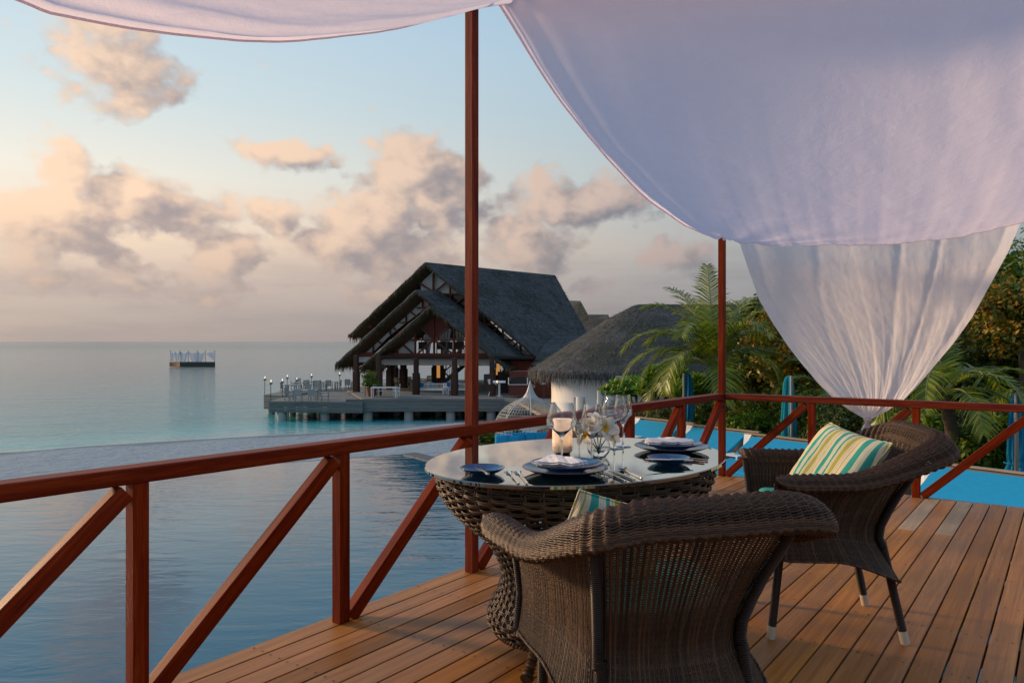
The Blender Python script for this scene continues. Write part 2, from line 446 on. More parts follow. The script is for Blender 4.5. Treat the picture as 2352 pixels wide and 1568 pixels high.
def thatch():
    m = mat('grey_thatch', (.09,.085,.08), .95, spec=.15); t, b = tree(m)
    c = coords(t)
    n1 = t.noise(t.vmath('MULTIPLY', c, (9, 9, 5)), 1., 8, .75, 1.2)
    n2 = t.noise(c, .35, 4, .6)
    lay = t.node('ShaderNodeTexWave', wave_type='BANDS', bands_direction='Z', wave_profile='SAW'); t.put(lay.inputs['Vector'], c)
    lay.inputs['Scale'].default_value = .9; lay.inputs['Distortion'].default_value = 2.5; lay.inputs['Detail'].default_value = 3
    L = X(t, lay.outputs['Fac'])
    col = t.ramp(n1, [(.25, (.038,.040,.042)), (.5, (.105,.105,.104)), (.75, (.24,.225,.20))])
    col = t.mix(t.sstep(n2, .42, .62) * .6, col, (.030,.042,.018))
    t.put(b.inputs['Base Color'], t.mix(L * .25, col, (.03,.03,.03)))
    bump(t, b, n1 * .7 + L * .5, .8, .12); return m
M['thatch'] = thatch()
def strand(name, cols):
    m = mat(name, cols[0], .9, spec=.2); t, b = tree(m)
    geo = t.node('ShaderNodeNewGeometry')
    t.put(b.inputs['Base Color'], t.ramp(X(t, geo.outputs['Random Per Island']), [(0, cols[0]), (.5, cols[1]), (1, cols[2])])); return m
mt2 = M['thatch'].copy(); mt2.name = 'brown_thatch_underside'; M['thatchb'] = mt2
for n_ in mt2.node_tree.nodes:
    if n_.type == 'VALTORGB':
        for e_, c_ in zip(n_.color_ramp.elements, ((.05,.032,.018), (.13,.085,.048), (.24,.165,.10))): e_.color = c_ + (1,)
M['strand'] = strand('thatch_strands', [(.035,.035,.037), (.095,.093,.09), (.18,.17,.15)])
M['fringe'] = strand('brown_thatch_fringe', [(.05,.035,.02), (.13,.085,.045), (.24,.16,.09)])

def glass(name, col=(1, 1, 1), rough=0., ior=1.45):
    m = mat(name, col, rough, spec=.5, Transmission_Weight=1., IOR=ior); return m
M['glass'] = glass('clear_crystal')
M['waterglass'] = glass('vase_water', (.97, 1, .98), 0, 1.33)
# ================================================================== THE SETTING
UV3 = (.599, .801, 0); U = Vector(UV3).normalized(); W = Vector((U.y, -U.x, 0))    # U runs along the left rail, W along the right one
POST1 = Vector((-.210, 3.907, 0)); NS = .873; CORNER = POST1 + U * NS * 4
def LP(s, wv=0., z=0.): return POST1 + U * s + W * wv + Vector((0, 0, z))
def RP(s, uo=0., z=0.): return CORNER + W * s + U * uo + Vector((0, 0, z))
ZR = lambda s: .768 - .009 * s

# --- terrain: sand sloping into the lagoon
SHX = [-400, -100, -60, -27, -25, -19, -16, -12, -8, -3.7, 4, 12, 30, 90, 400]; SHY = [0, 22, 34, 41.4, 43.5, 46.8, 48.5, 50.2, 53.6, 57.3, 60, 66, 80, 100, 200]
gx = np.concatenate([np.linspace(-400, -62, 12), np.linspace(-60, 60, 100), np.linspace(62, 400, 12)])
gy = np.concatenate([np.linspace(-120, -12, 8), np.linspace(-10, 115, 110), [140, 200, 320]])
GX, GY = np.meshgrid(gx, gy); ysh = np.interp(GX, SHX, SHY)
dd = ysh - GY
GZ = -4.9 + np.clip(dd * .055, -5, 1.5) + .04 * np.sin(GX * .7 + GY * .3) * np.clip(dd * .2, 0, 1) + .03 * np.sin(GX * 1.9 - GY * 1.3) * np.clip(dd * .2, 0, 1)
land = np.clip((GX - 5 - (GY - 55) * .15) / 4, 0, 1) * np.clip((95 - GY) / 10, 0, 1); GZ = GZ * (1 - land) + np.maximum(GZ, -3.45) * land
def gridmesh(PX, PY, PZ):
    a, b = PX.shape; v = np.stack([PX, PY, PZ], -1).reshape(-1, 3); i = np.arange(a * b).reshape(a, b)
    return v, np.stack([i[:-1, :-1], i[:-1, 1:], i[1:, 1:], i[1:, :-1]], -1).reshape(-1, 4)
m = mat('sand', (.40,.39,.39), .95, spec=.2); t, b = tree(m); c = coords(t)
n1 = t.noise(c, 3., 8, .7); n2 = t.noise(c, .25, 4)
x, y, z = t.sep(c)
wet = t.sstep(z, -4.72, -4.86)
sc_ = t.mix(n1, (.16,.225,.27), (.34,.42,.47)); sc_ = t.mix(wet, t.mix(n2, sc_, (.26,.325,.365)), (.15,.21,.24))
t.put(b.inputs['Base Color'], sc_); bump(t, b, n1 + t.noise(c, 1.1, 3) * 2., 1., .12)
v, f = gridmesh(GX, GY, GZ)
o = mesh_obj('beach', v, f, m, smooth=True); tag(o, kind='structure')
v2, f2 = gridmesh(*np.meshgrid(np.linspace(-15000, 15000, 4), np.linspace(-3000, 24000, 4)), np.full((4, 4), -9.0))
o = mesh_obj('seabed', v2, f2, mat('seabed_sand', (.10,.22,.22), .9)); tag(o, kind='structure')

# --- sea
m = mat('sea_water', (.03,.2,.22), .10, spec=.36, IOR=1.333); t, b = tree(m); c = coords(t)
x, y, z = t.sep(c)
dist = y - (x * .68 + 59.8)
wob = t.noise(c, .06, 4) * 10 - 5.
t.put(b.inputs['Base Color'], t.ramp((dist + wob) / 120., [(0, (.28,.46,.45)), (.03, (.08,.42,.42)), (.10, (.03,.30,.32)), (.35, (.05,.24,.26)), (1, (.08,.18,.20))]))
s = t.vmath('MULTIPLY', c, (.55, 1.1, 1))
h = t.noise(s, .35, 3, .5) * 2.2 + t.noise(s, 1.6, 4, .6) * .9 + t.noise(s, 6., 3, .6) * .22
bump(t, b, h, .55, .35)
df = t.node('ShaderNodeBsdfDiffuse'); df.inputs[0].default_value = (.13,.27,.27,1); mx = t.node('ShaderNodeMixShader'); t.put(mx.inputs[0], t.sstep(y, 60., 900., .04, .30))
t.l.new(b.outputs[0], mx.inputs[1]); t.l.new(df.outputs[0], mx.inputs[2]); t.l.new(mx.outputs[0], [n for n in t.n if n.type == 'OUTPUT_MATERIAL'][0].inputs[0])
v2, f2 = gridmesh(*np.meshgrid(np.array([-12000., -900, -300, 0, 300, 900, 12000]), np.array([15., 200, 900, 4000, 20000])), np.full((5, 7), -4.9))
o = mesh_obj('sea', v2, f2, m); tag(o, kind='structure')
# foam line of the small swash at the waterline
fm = mat('wet_foam', (.55,.57,.57), .5)
sx = np.linspace(-45, -4, 160); sy = np.interp(sx, SHX, SHY); wob = np.cumsum(rng.normal(0, .05, 160)); wob -= np.linspace(wob[0], wob[-1], 160)
mb = MB()
for off, hw in ((.25, .10), (1.9, .06)):
    for i in range(159):
        if off > 1 and (i // 13) % 3 == 0: continue
        a0 = hw * (.6 + .4 * math.sin(i * .7)); y0 = sy[i] + off + wob[i]; y1 = sy[i+1] + off + wob[i+1]
        mb.add([(sx[i], y0 - a0, -4.893), (sx[i+1], y1 - a0, -4.893), (sx[i+1], y1 + a0, -4.893), (sx[i], y0 + a0, -4.893)], [(0, 1, 2, 3)])
o = mb.build('shore_foam', fm); tag(o, kind='stuff')

# --- infinity pool
B0 = Vector((-3.39, 23.2, 0)); FD = Vector((.886, .46, 0)).normalized(); SD = Vector((.593, -.805, 0)).normalized()
A0 = B0 - FD * 40; C0 = B0 + SD * 30; D0 = A0 + SD * 34
m = mat('pool_water', (.01,.10,.19), .02, spec=.5, IOR=1.34); t, b = tree(m); c = coords(t)
rot = t.vmath('MULTIPLY', c, (.45, 1.3, 1))
h = t.noise(rot, 1.1, 3, .5, .6) * 1.0 + t.noise(rot, 3.2, 3, .55, .8) * .42
amp = t.sstep(t.noise(c, .14, 2), .3, .7) * .7 + .3
n_ = t.noise(c, .25, 3)
t.put(b.inputs['Base Color'], t.mix(n_, (.003,.085,.145), (.008,.115,.185)))
bump(t, b, h * amp, .27, .11)
v2, f2 = gridmesh(*[np.array([[A0[i], B0[i]], [D0[i], C0[i]]], float) for i in (0, 1)], np.full((2, 2), -2.3))
o = mesh_obj('pool_water', v2, f2, m); tag(o, kind='structure')
st = mat('dark_pool_stone', (.035,.04,.045), .5); t, b = tree(st); t.put(b.inputs['Base Color'], t.mix(t.noise(coords(t), 3., 5), (.03,.035,.04), (.08,.085,.09)))
mb = MB()
mb.box((A0 + B0) / 2 + Vector((0, 0, -2.92)) + FD.cross(Vector((0, 0, 1))) * -.14, (40.2, .24, 1.2), rz=math.atan2(FD.y, FD.x))
mb.box(B0 + SD * 15 + Vector((0, 0, -2.85)) + Vector((.805, .593, 0)) * .24, (30, .46, 1.16), rz=math.atan2(SD.y, SD.x))
o = mb.build('pool_edge', st); tag(o, kind='structure')
# pool terrace: boards laid flat beyond the pool, one step above the water
NV = Vector((.805, .593, 0))
m = wood('pool_terrace_boards', [(.20,.15,.11), (.29,.22,.16), (.36,.29,.22)], .7, stretch=(1, 14, 14))
t0 = B0 + SD * 1.2 + NV * .5
o = MB().slab([t0 + V3(0,0,-2.2), t0 + SD*24 + V3(0,0,-2.2), t0 + SD*24 + NV*14 + V3(0,0,-2.2), t0 + NV*8.5 + V3(0,0,-2.2)], (0, 0, -.25)).build('pool_terrace', m); tag(o, kind='structure')
soil = mat('planting_soil', (.05,.035,.02), .95); t, b = tree(soil); bump(t, b, t.noise(coords(t), 6., 5), 1, .05)
g0 = V3(0, 21, -2.24)
o = MB().slab([V3(1.0, 30, -2.35), V3(6.6, 23.8, -2.35), V3(13, 12.5, -2.35), V3(20, 2, -2.35), V3(60, 10, -2.35), V3(50, 60, -2.35), V3(8, 44, -2.35)], (0, 0, -1.2)).build('planted_ground', soil); tag(o, kind='structure')

# ================================================================== TERRACE DECK
deck = bpy.data.objects.new('terrace_deck', None); COL.objects.link(deck); tag(deck, kind='structure')
BW = .1057; S0, S1 = -5.5, NS * 4 + .06
ang = math.atan2(U.y, U.x); plank_me = {}
def plank(i, sa, sb, m, dz=0.):
    L = sb - sa; key = (round(L, 3), m.name)
    if key not in plank_me:
        o = MB().box((L / 2, 0, -.0125), (L, BW - .0075, .025)).build('plank', m, None, bevel=.002); plank_me[key] = o.data
    else:
        o = bpy.data.objects.new('plank', plank_me[key]); COL.objects.link(o)
        bv = o.modifiers.new('bevel', 'BEVEL'); bv.width = .002; bv.segments = 2
    o.parent = deck; o.location = LP(sa, -.085 + (i + .5) * BW, dz); o.rotation_euler = (0, 0, ang)
for i in range(52):
    if i in (16, 18, 33): plank(i, S0, 2.33 - .0015, M['deck']); plank(i, 2.33 + .0015, S1, M['deckworn'])
    elif i % 4 == 3: j = [-1.6, .12, 1.3, -.79][(i // 4) % 4]; plank(i, S0, j - .0015, M['deck']); plank(i, j + .0015, S1, M['deck'])
    else: plank(i, S0, S1, M['deck'], random.uniform(-.0008, .0008))
mb = MB()
for i in range(52):
    for k in range(20):
        s = S0 + .12 + k * .458
        for q in (-.026, .026):
            p = LP(s + random.uniform(-.004, .004), -.085 + (i + .5) * BW + q, .0014)
            mb.add([p + Vector((.0046 * math.cos(a), .0046 * math.sin(a), 0)) for a in np.arange(6) * PI / 3], [(0, 1, 2, 3, 4, 5)])
o = mb.build('screw_heads', M['screw'], deck); tag(o, kind='stuff')
mb = MB()
for k in range(20):
    s = S0 + .12 + k * .458; mb.bar(LP(s, -.06, -.075), LP(s, 5.3, -.075), .045, .09)
mb.bar(LP(S0, -.07, -.12), LP(S1 - .03, -.07, -.12), .04, .18)
mb.bar(RP(-.05, .03, -.12), RP(5.3, .03, -.12), .04, .18)
mb.build('joist_frame', M['under'], deck)
mb = MB()
for s in (-4.5, -2.2, 0, 2.2):
    for q in (.2, 2.4, 4.6): mb.bar(LP(s, q, -.2), LP(s, q, -4.0), .22, .22)
o = mb.build('deck_piles', M['concrete'], deck)

# ================================================================== RAILING
rail = thing('timber_railing', 'red stained timber railing with diagonal braces round the deck edge and two tall corner posts', 'railing', (CORNER.x, CORNER.y, 0))
rw = M['redwood']
beam('handrail', LP(-3.6, -.012, ZR(-3.6) - .0275), LP(NS*4 + .038, -.012, ZR(3.49) - .0275), .088, .055, rw, rail, .006)
beam('handrail', RP(.034, .012, .737 - .0272), RP(4.6, .012, .757 - .0272), .088, .055, rw, rail, .006)
for k in range(-4, 4):
    s = k * NS
    if k != 0: beam('post', LP(s, 0, 0), LP(s, 0, ZR(s) - .054), .054, .054, rw, rail, .003, up=UV3)
    beam('brace', LP(s + .045, 0, .012), LP(s + NS - .045, 0, ZR(s + NS) - .080), .050, .062, rw, rail, .003)
for k in range(0, 6):
    s = k * .7735
    if k: beam('post', RP(s, 0, 0), RP(s, 0, .69), .054, .054, rw, rail, .003, up=UV3)
    beam('brace', RP(s + .045, 0, .012), RP(s + .7735 - .045, 0, .70 - .03), .050, .060, rw, rail, .003)
beam('tall_post', POST1, POST1 + V3(0, 0, 2.97), .052, .052, rw, rail, .003, up=UV3)
beam('tall_post', CORNER, CORNER + V3(0, 0, 2.97), .054, .054, rw, rail, .003, up=UV3)
beam('tall_post', LP(-3.49), LP(-3.49, 0, 2.97), .054, .054, rw, rail, .003, up=UV3)
beam('tall_post', RP(3.09), RP(3.09, 0, 2.97), .054, .054, rw, rail, .003, up=UV3)

# ================================================================== CANOPY CLOTHS
def fbm1(x, seed):
    r = np.random.default_rng(seed); o = 0
    for k in range(5): o = o + np.sin(x * 2 ** k * r.uniform(.8, 1.3) + r.uniform(0, 6.28)) / 1.7 ** k
    return o / 2
def ip(x, xs, ys): return catmull_interp(x, xs, ys)
def catmull_interp(x, xs, ys):
    c = catmull(np.stack([xs, ys], 1), 400); return np.interp(x, c[:, 0], c[:, 1])
# far bay (above and beyond the table)
ns, nw = 190, 220
a = np.linspace(0, 1, ns)[:, None]; bb = np.linspace(0, 1, nw)[None, :] ** 1.35
WT = 3.6; sF = NS * 4 - .12; sN = .18
zL = lambda a: ip(sN + a * (sF - sN), [.0, .18, .25, .9, 1.83, 2.58, 3.0, 3.5], [3.2, 3.07, 3.03, 2.645, 2.30, 2.152, 2.12, 2.13])
zF = lambda b: ip(b * WT, [0, .35, .72, 1.22, 1.685, 2.23, 2.8, 3.6], [2.13, 2.04, 1.995, 1.962, 1.965, 2.03, 2.2, 2.75])
zN = lambda b: 3.07 - .30 * np.sin(PI * b) ** .9
zR = lambda a: 3.05 - .30 * a
A, Bm = np.broadcast_arrays(a, bb)
L_, F_, N_, R_ = zL(A), zF(Bm), zN(Bm), zR(A)
Z = (1 - Bm) * L_ + Bm * R_ + (1 - A) * N_ + A * F_ - ((1 - A) * (1 - Bm) * 3.07 + (1 - A) * Bm * 3.07 + A * (1 - Bm) * 2.13 + A * Bm * 2.75)
Z = Z - .10 * np.sin(PI * A) * np.sin(PI * np.clip(Bm * 1.0, 0, 1))
S = sN + A * (sF - sN); Wd = Bm * WT
# folds: gathered along the left hem and fanning out of the corner post
dcor = np.hypot(S - 3.45, Wd); phi = np.arctan2(Wd, 3.5 - S)
wob = fbm1(S * 1.3, 3) * .5
f1 = np.exp(-((Wd) / .22)) * np.clip(Wd / .02, 0, 1) * .020 * np.sin(Wd * 62 / (1 + Wd * 2.2) + wob * 3 + S * .5)
f2 = .016 * np.exp(-dcor / .9) * np.clip(dcor / .12, 0, 1) * np.sin(phi * 24 + fbm1(dcor * 3, 5) * .7)
f3 = .006 * fbm1(Wd * 6 + fbm1(S * 2, 8) * 1.2, 11) * (.3 + .7 * A) + .004 * fbm1(Wd * 19 + S * 4, 14) * A
f6 = .0035 * fbm1(Wd * 5 + S * 9 + fbm1(S * 5, 41), 42) * A * np.exp(-Wd / 1.4)
f4 = .010 * np.exp(-((1 - A) / .06)) * fbm1(Wd * 9, 21)
f5 = .010 * np.exp(-((WT - Wd - 1.05) / .45) ** 2) * np.sin(Wd * 21 + fbm1(S * 2, 2) * .6) * (1 - .6 * A)
Z = Z + f6 + f1 + f2 + f3 + f4 + f5
edge = .022 * np.exp(-((1 - A) / .03)) * fbm1(Wd * 7, 31)
PXc = POST1.x + (S + edge) * U.x + Wd * W.x; PYc = POST1.y + (S + edge) * U.y + Wd * W.y
# the hem itself is drawn a little in from the rail
v, f = gridmesh(PXc, PYc, Z)
can = mesh_obj('draped_canopy', v, f, M['cloth'], smooth=True)
tag(can, 'large white draped canopy cloth sagging from the corner post over the dining table', 'canopy')
g3 = v.reshape(ns, nw, 3)
hv = [tubes(g3[None, :, 0], np.broadcast_to([0, 0, 1.], (1, ns, 3)), .005), tubes(g3[None, -1, :], np.broadcast_to([0, 0, 1.], (1, nw, 3)), .004)]
mesh_obj('sewn_hem', *joinvf(hv), M['cloth'], can, smooth=True)
# near bay (overhead, at the top left of the view)
ns, nw = 150, 90
a = np.linspace(-3.55, .47, ns)[:, None]; bb = np.linspace(0, 1, nw)[None, :] ** 1.6
S, Bm = np.broadcast_arrays(a, bb); Wd = Bm * 3.4
hem = ip(S, [-3.6, -3.0, -2.5, -2.09, -1.97, -1.617, -1.188, -.574, 0, .25, .5], [2.95, 2.45, 2.26, 2.217, 2.215, 2.275, 2.382, 2.632, 2.93, 3.05, 3.17])
mid = 2.62 + .40 * ((S + 1.6) / 2) ** 2
Z = hem * (1 - Bm) ** 2 + (1 - (1 - Bm) ** 2) * mid
Z = Z + .014 * np.exp(-Wd / .3) * np.sin(Wd * 60 / (1 + Wd * 2) + fbm1(S, 4)) * np.clip(Wd / .02, 0, 1) + .005 * fbm1(Wd * 22 + S * 1.2, 9) + .004 * fbm1(Wd * 9 - S * 3, 19)
v, f = gridmesh(POST1.x + S * U.x + Wd * W.x, POST1.y + S * U.y + Wd * W.y, Z)
o = mesh_obj('draped_canopy', v, f, M['cloth'], smooth=True)
tag(o, 'white canopy cloth sagging across the top left above the left hand railing', 'canopy')
g3 = v.reshape(ns, nw, 3)
mesh_obj('sewn_hem', *tubes(g3[None, :, 0], np.broadcast_to([0, 0, 1.], (1, ns, 3)), .005), M['cloth'], o, smooth=True)

# curtain drawn down to a knot behind the right hand railing
def rs(px):                     # position along the right rail of a photo column
    k = (px - 1176) / F; return (k * (CORNER.y + .1 * U.y) - (CORNER.x + .1 * U.x)) / (W.x - k * W.y)
def rz(px, y): s = rs(px); d = CORNER.y + .1 * U.y + s * W.y; return H + (784 - y) * d / F
Ledge = [(1672,480),(1700,558),(1722,625),(1745,690),(1775,742),(1810,795),(1845,840),(1880,882),(1918,920),(1955,945),(1985,962)]
Redge = [(2395,400),(2345,512),(2318,575),(2288,630),(2232,730),(2190,788),(2150,835),(2108,885),(2075,918),(2040,942),(2000,962)]
lz = [rz(*p) for p in Ledge]; lsv = [rs(p[0]) for p in Ledge]; rz_ = [rz(*p) for p in Redge]; rsv = [rs(p[0]) for p in Redge]
ztop, zbot = 2.85, min(lz[-1], rz_[-1])
nz, nc = 170, 230
zz = zbot + (ztop - zbot) * np.linspace(0, 1, nz)[:, None] ** 1.1
l_s = np.interp(zz, lz[::-1], lsv[::-1]); r_s = np.interp(zz, rz_[::-1], rsv[::-1])
top = np.clip((zz - lz[0]) / (ztop - lz[0]), 0, 1); l_s = l_s - top * .03; r_s = r_s + top * .1
c_ = np.linspace(0, 1, nc)[None, :]
S = l_s * (1 - c_) + r_s * c_
k = (zz - zbot) / (ztop - zbot)
gath = np.clip(.25 + .9 * (1 - k) ** 1.5, 0, 1.2)
depth = (.018 + .03 * k) * np.sin(c_ * 23 + fbm1(k * 4, 1) * 1.0 + 1.6 * np.sin(c_ * 7 + 1)) * .20 * (.4 + .6 * np.sin(c_ * 5) ** 2) + .009 * gath * fbm1(c_ * 11 + k * 3.6, 6) + .0022 * fbm1(c_ * 30 + 9 * k, 16) * gath + .0038 * fbm1(c_ * 18 + k * 19, 26) + .016 * np.exp(-((c_ - .58 - .10 * (1 - k)) / .018) ** 2) * k + .016 * np.exp(-((c_ - .74 - .05 * (1 - k)) / .014) ** 2) * k + .012 * np.exp(-((c_ - .33 + .06 * (1 - k)) / .02) ** 2) * k + .03 * np.sin(PI * c_) * (1 - k)
depth = depth - .05 * np.clip(1 - c_ / .05, 0, 1) * k - .05 * np.clip(1 - (1 - c_) / .04, 0, 1) * k
uo = .115 + depth * np.clip(k * 14, .15, 1)
v, f = gridmesh(CORNER.x + S * W.x + uo * U.x, CORNER.y + S * W.y + uo * U.y, np.broadcast_to(zz, S.shape))
cur = mesh_obj('curtain', v, f, M['curtain'], smooth=True)
tag(cur, 'white curtain hanging beyond the right railing and gathered to a knotted point', 'curtain')
mb = MB(); kp = RP(rs(1991), .12, zbot)
mb.tube([kp + V3(0,0,.02), kp + V3(0,0,-.01), kp + V3(-.01,0,-.03)], [.022, .03, .012], 12)
for i in range(5): mb.tube([kp + V3(0,0,-.02), kp + V3(-.03 + .018*i, .01*i, -.06), kp + V3(-.05 + .03*i, .01, -.11)], [.008, .016, .006], 8, flat=.4)
mb.build('knot', M['curtain'], cur, smooth=True)
# ================================================================== WICKER TABLE
TZ = .742; TC = Vector((.273, 2.979, 0)); TA, TB_, TT = .673, .518, .795
tbl = thing('dining_table', 'oval dining table with a dark woven wicker pedestal and a thick glass top', 'table', TC, TT)
def ell(k, th): return np.stack([TA * k * np.cos(th), TB_ * k * np.sin(th)], -1)
prof = catmull([(.55,.105), (.60,.135), (.60,.175), (.54,.24), (.515,.31), (.55,.385), (.62,.453), (.71,.505), (.83,.575), (.90,.64), (.925,.70), (.91,.722)], 90)
seg = np.r_[0, np.cumsum(np.hypot(np.diff(prof[:, 0] * .6), np.diff(prof[:, 1])))]
def table_surface(sv, th):
    k = np.interp(sv, seg, prof[:, 0]); z = np.interp(sv, seg, prof[:, 1]); e = ell(k, th); return np.concatenate([e, np.broadcast_to(z, th.shape)[..., None]], -1)
def snorm(fn, a, b, e=1e-3):
    du = fn(a + e, b) - fn(a - e, b); dv = fn(a, b + e) - fn(a, b - e); n = np.cross(dv, du); n /= np.linalg.norm(n, axis=-1, keepdims=True) + 1e-9; return n
NST = 54; rows = np.arange(.012, seg[-1] - .006, .0142); K = NST * 5
th = np.linspace(0, 2 * PI, K + 1)[None, :] * np.ones((len(rows) * 2, 1))
ri = np.repeat(np.arange(len(rows)), 2); sub = np.tile([0, 1], len(rows))
sv = (rows[ri] + (sub - .5) * .0062)[:, None] * np.ones_like(th)
sv = sv + .0016 * np.sin(th * 7 + ri[:, None] * 1.7) + .0012 * np.sin(th * NST / 2 + ri[:, None] * PI + 1.57)
N_ = snorm(table_surface, sv, th)
off = .0072 * np.sin(th * NST / 2 + (ri[:, None] % 2) * PI)
c_ = table_surface(sv, th) + N_ * (off + rng.normal(0, .0007, off.shape))[..., None]
w1 = tubes(c_, N_, .0040, 5)
ths = (np.arange(NST) + .0)[:, None] / NST * 2 * PI * np.ones((1, 70)); svs = np.linspace(0, seg[-1], 70)[None, :] * np.ones((NST, 1))
st_ = []
for d in (-.0125, .0125):
    c2 = table_surface(svs, ths + d); st_.append(tubes(c2, snorm(table_surface, svs, ths), .0042, 5))
o = mesh_obj('woven_pedestal', *joinvf([w1] + st_), M['wickert'], tbl, smooth=True, world=False)
# braided top and bottom borders
bd = []
for (sx_, amp, r_, ph) in ((seg[-1] - .004, .010, .0058, 0), (seg[-1] - .004, .010, .0058, 2.1), (seg[-1] - .004, .010, .0058, 4.2), (.006, .012, .007, 0), (.006, .012, .007, 2.1), (.006, .012, .007, 4.2)):
    tt = np.linspace(0, 2 * PI, 500)[None, :]; s_ = np.full_like(tt, sx_); n_ = snorm(table_surface, s_, tt)
    q = table_surface(s_ + amp * .7 * np.sin(tt * 40 + ph), tt) + n_ * (amp * np.cos(tt * 40 + ph))[..., None]; bd.append(tubes(q, n_, r_, 5))
mesh_obj('top_braid', *joinvf(bd[:3]), M['wickert'], tbl, smooth=True, world=False)
mesh_obj('foot_braid', *joinvf(bd[3:]), M['wickert'], tbl, smooth=True, world=False)
mb = MB(); mb.lathe([(.0, .60), (.80, .60), (.86, .70), (.86, .712), (0, .712)], n=64, sx=TA, sy=TB_)
mb.build('inner_board', mat('table_inner_board', (.012,.011,.010), .7), tbl, world=False)
for an in (125, 235, 305, 55):
    a = R(an) - TT + R(8); p0 = Vector((TA * .53 * math.cos(a), TB_ * .53 * math.sin(a), .14)); p1 = Vector((TA * .66 * math.cos(a), TB_ * .66 * math.sin(a), .012))
    pts = []; rr = []
    for i in range(49):
        f_ = i / 48; q = p0.lerp(p1, f_); q.z = .14 * (1 - f_) ** 1.3 + .022; pts.append(q); rr.append(.019 + .0028 * math.cos(i * 1.571) + (.003 if f_ > .85 else 0))
    MB().tube(pts, rr, 12).build('foot', M['wickert'], tbl, smooth=True, world=False)
gm = mat('green_tinted_glass_top', (.012,.022,.020), .025, spec=.5, IOR=1.55); t, b = tree(gm)
b.inputs['Coat Weight'].default_value = 1.; b.inputs['Coat Roughness'].default_value = .01; b.inputs['Coat IOR'].default_value = 1.75
# the underside of a back-painted pane mirrors too: a second reflecting layer
gl = t.node('ShaderNodeBsdfGlossy'); gl.inputs['Roughness'].default_value = .02; gl.inputs[0].default_value = (.80,.88,.84,1)
lw = t.node('ShaderNodeLayerWeight'); lw.inputs[0].default_value = .42
fac = t.sstep(X(t, lw.outputs['Facing']), .55, .93, .10, .62)
mx = t.node('ShaderNodeMixShader'); t.put(mx.inputs[0], fac); t.l.new(b.outputs[0], mx.inputs[1]); t.l.new(gl.outputs[0], mx.inputs[2])
t.l.new(mx.outputs[0], [n for n in t.n if n.type == 'OUTPUT_MATERIAL'][0].inputs[0])
MB().lathe([(0, .727), (.995, .727), (1.0, .730), (1.0, TZ - .003), (.995, TZ), (0, TZ)], n=160, sx=TA, sy=TB_).build('glass_top', gm, tbl, smooth=True, world=False)

# ================================================================== WICKER ARMCHAIRS
def outline(wf, yf, wb, yb, n=400):
    r_ = .13
    pts = [(wf, yf), (wf * .97 + wb * .03, yf - .10), ((wf + wb) / 2 + .004, (yf + yb) * .42), (wb + .012, yb + r_ + .01), (wb - .012, yb + .055), (wb - .075, yb + .012), (wb * .35, yb), (0, yb - .004)]
    pts = pts + [(-x, y) for x, y in pts[-2::-1]]
    c = catmull(pts, n * 3); s = np.r_[0, np.cumsum(np.linalg.norm(np.diff(c, axis=0), axis=1))]; u = np.linspace(0, s[-1], n)
    return np.stack([np.interp(u, s, c[:, 0]), np.interp(u, s, c[:, 1])], -1)
# levels from skirt to rolled rim: wf, yf, wb, yb, z at the front, z at the back
LV = [(.300,.215,.275,-.275,.335,.225), (.292,.215,.245,-.235,.39,.32), (.288,.215,.225,-.205,.45,.43), (.296,.225,.236,-.27,.54,.59), (.318,.235,.262,-.352,.612,.742),
      (.318,.245,.262,-.362,.645,.790), (.332,.258,.278,-.388,.676,.836), (.360,.262,.300,-.418,.685,.842), (.390,.262,.320,-.446,.675,.824), (.412,.255,.332,-.468,.650,.786), (.404,.245,.326,-.460,.630,.762), (.362,.235,.295,-.405,.622,.760)]
OUT = [outline(*l[:4]) for l in LV]
NU = 400
yb_blend = lambda tau: np.clip((np.minimum(tau, 1 - tau) - .135) / .285, 0, 1)
LS = []
tau = np.linspace(0, 1, NU); wb_ = yb_blend(tau); wb_ = wb_ * wb_ * (3 - 2 * wb_)
for l, o_ in zip(LV, OUT):
    z = l[4] * (1 - wb_) + l[5] * wb_; LS.append(np.concatenate([o_, z[:, None]], 1))
LS = np.array(LS)                                   # levels, tau, 3
def ring(lo, hi, n):                                # dense profile between two levels
    idx = np.linspace(lo, hi, n); out = []
    A = LS[lo:hi + 1]; m_ = len(A); ts = np.linspace(0, m_ - 1 - 1e-6, n)
    i = ts.astype(int); tt = (ts - i)[:, None, None]; g_ = lambda k: A[np.clip(k, 0, m_ - 1)]
    p0 = np.where((i == 0)[:, None, None], 2 * g_(i) - g_(i + 1), g_(i - 1)); p1 = g_(i); p2 = g_(i + 1); p3 = np.where((i + 2 > m_ - 1)[:, None, None], 2 * p2 - p1, g_(i + 2))
    return .5 * (2 * p1 + (p2 - p0) * tt + (2 * p0 - 5 * p1 + 4 * p2 - p3) * tt ** 2 + (3 * p1 - p0 - 3 * p2 + p3) * tt ** 3)
def samp(Srf, r_, u_):                              # bilinear sample of dense grid
    a, b_, _ = Srf.shape; x = np.clip(r_, 0, 1) * (a - 1.001); y = np.clip(u_, 0, 1) * (b_ - 1.001); i = x.astype(int); j = y.astype(int); fx = (x - i)[..., None]; fy = (y - j)[..., None]
    return (Srf[i, j] * (1 - fx) + Srf[i + 1, j] * fx) * (1 - fy) + (Srf[i, j + 1] * (1 - fx) + Srf[i + 1, j + 1] * fx) * fy
body = ring(0, 5, 80); rim = ring(4, 11, 80)
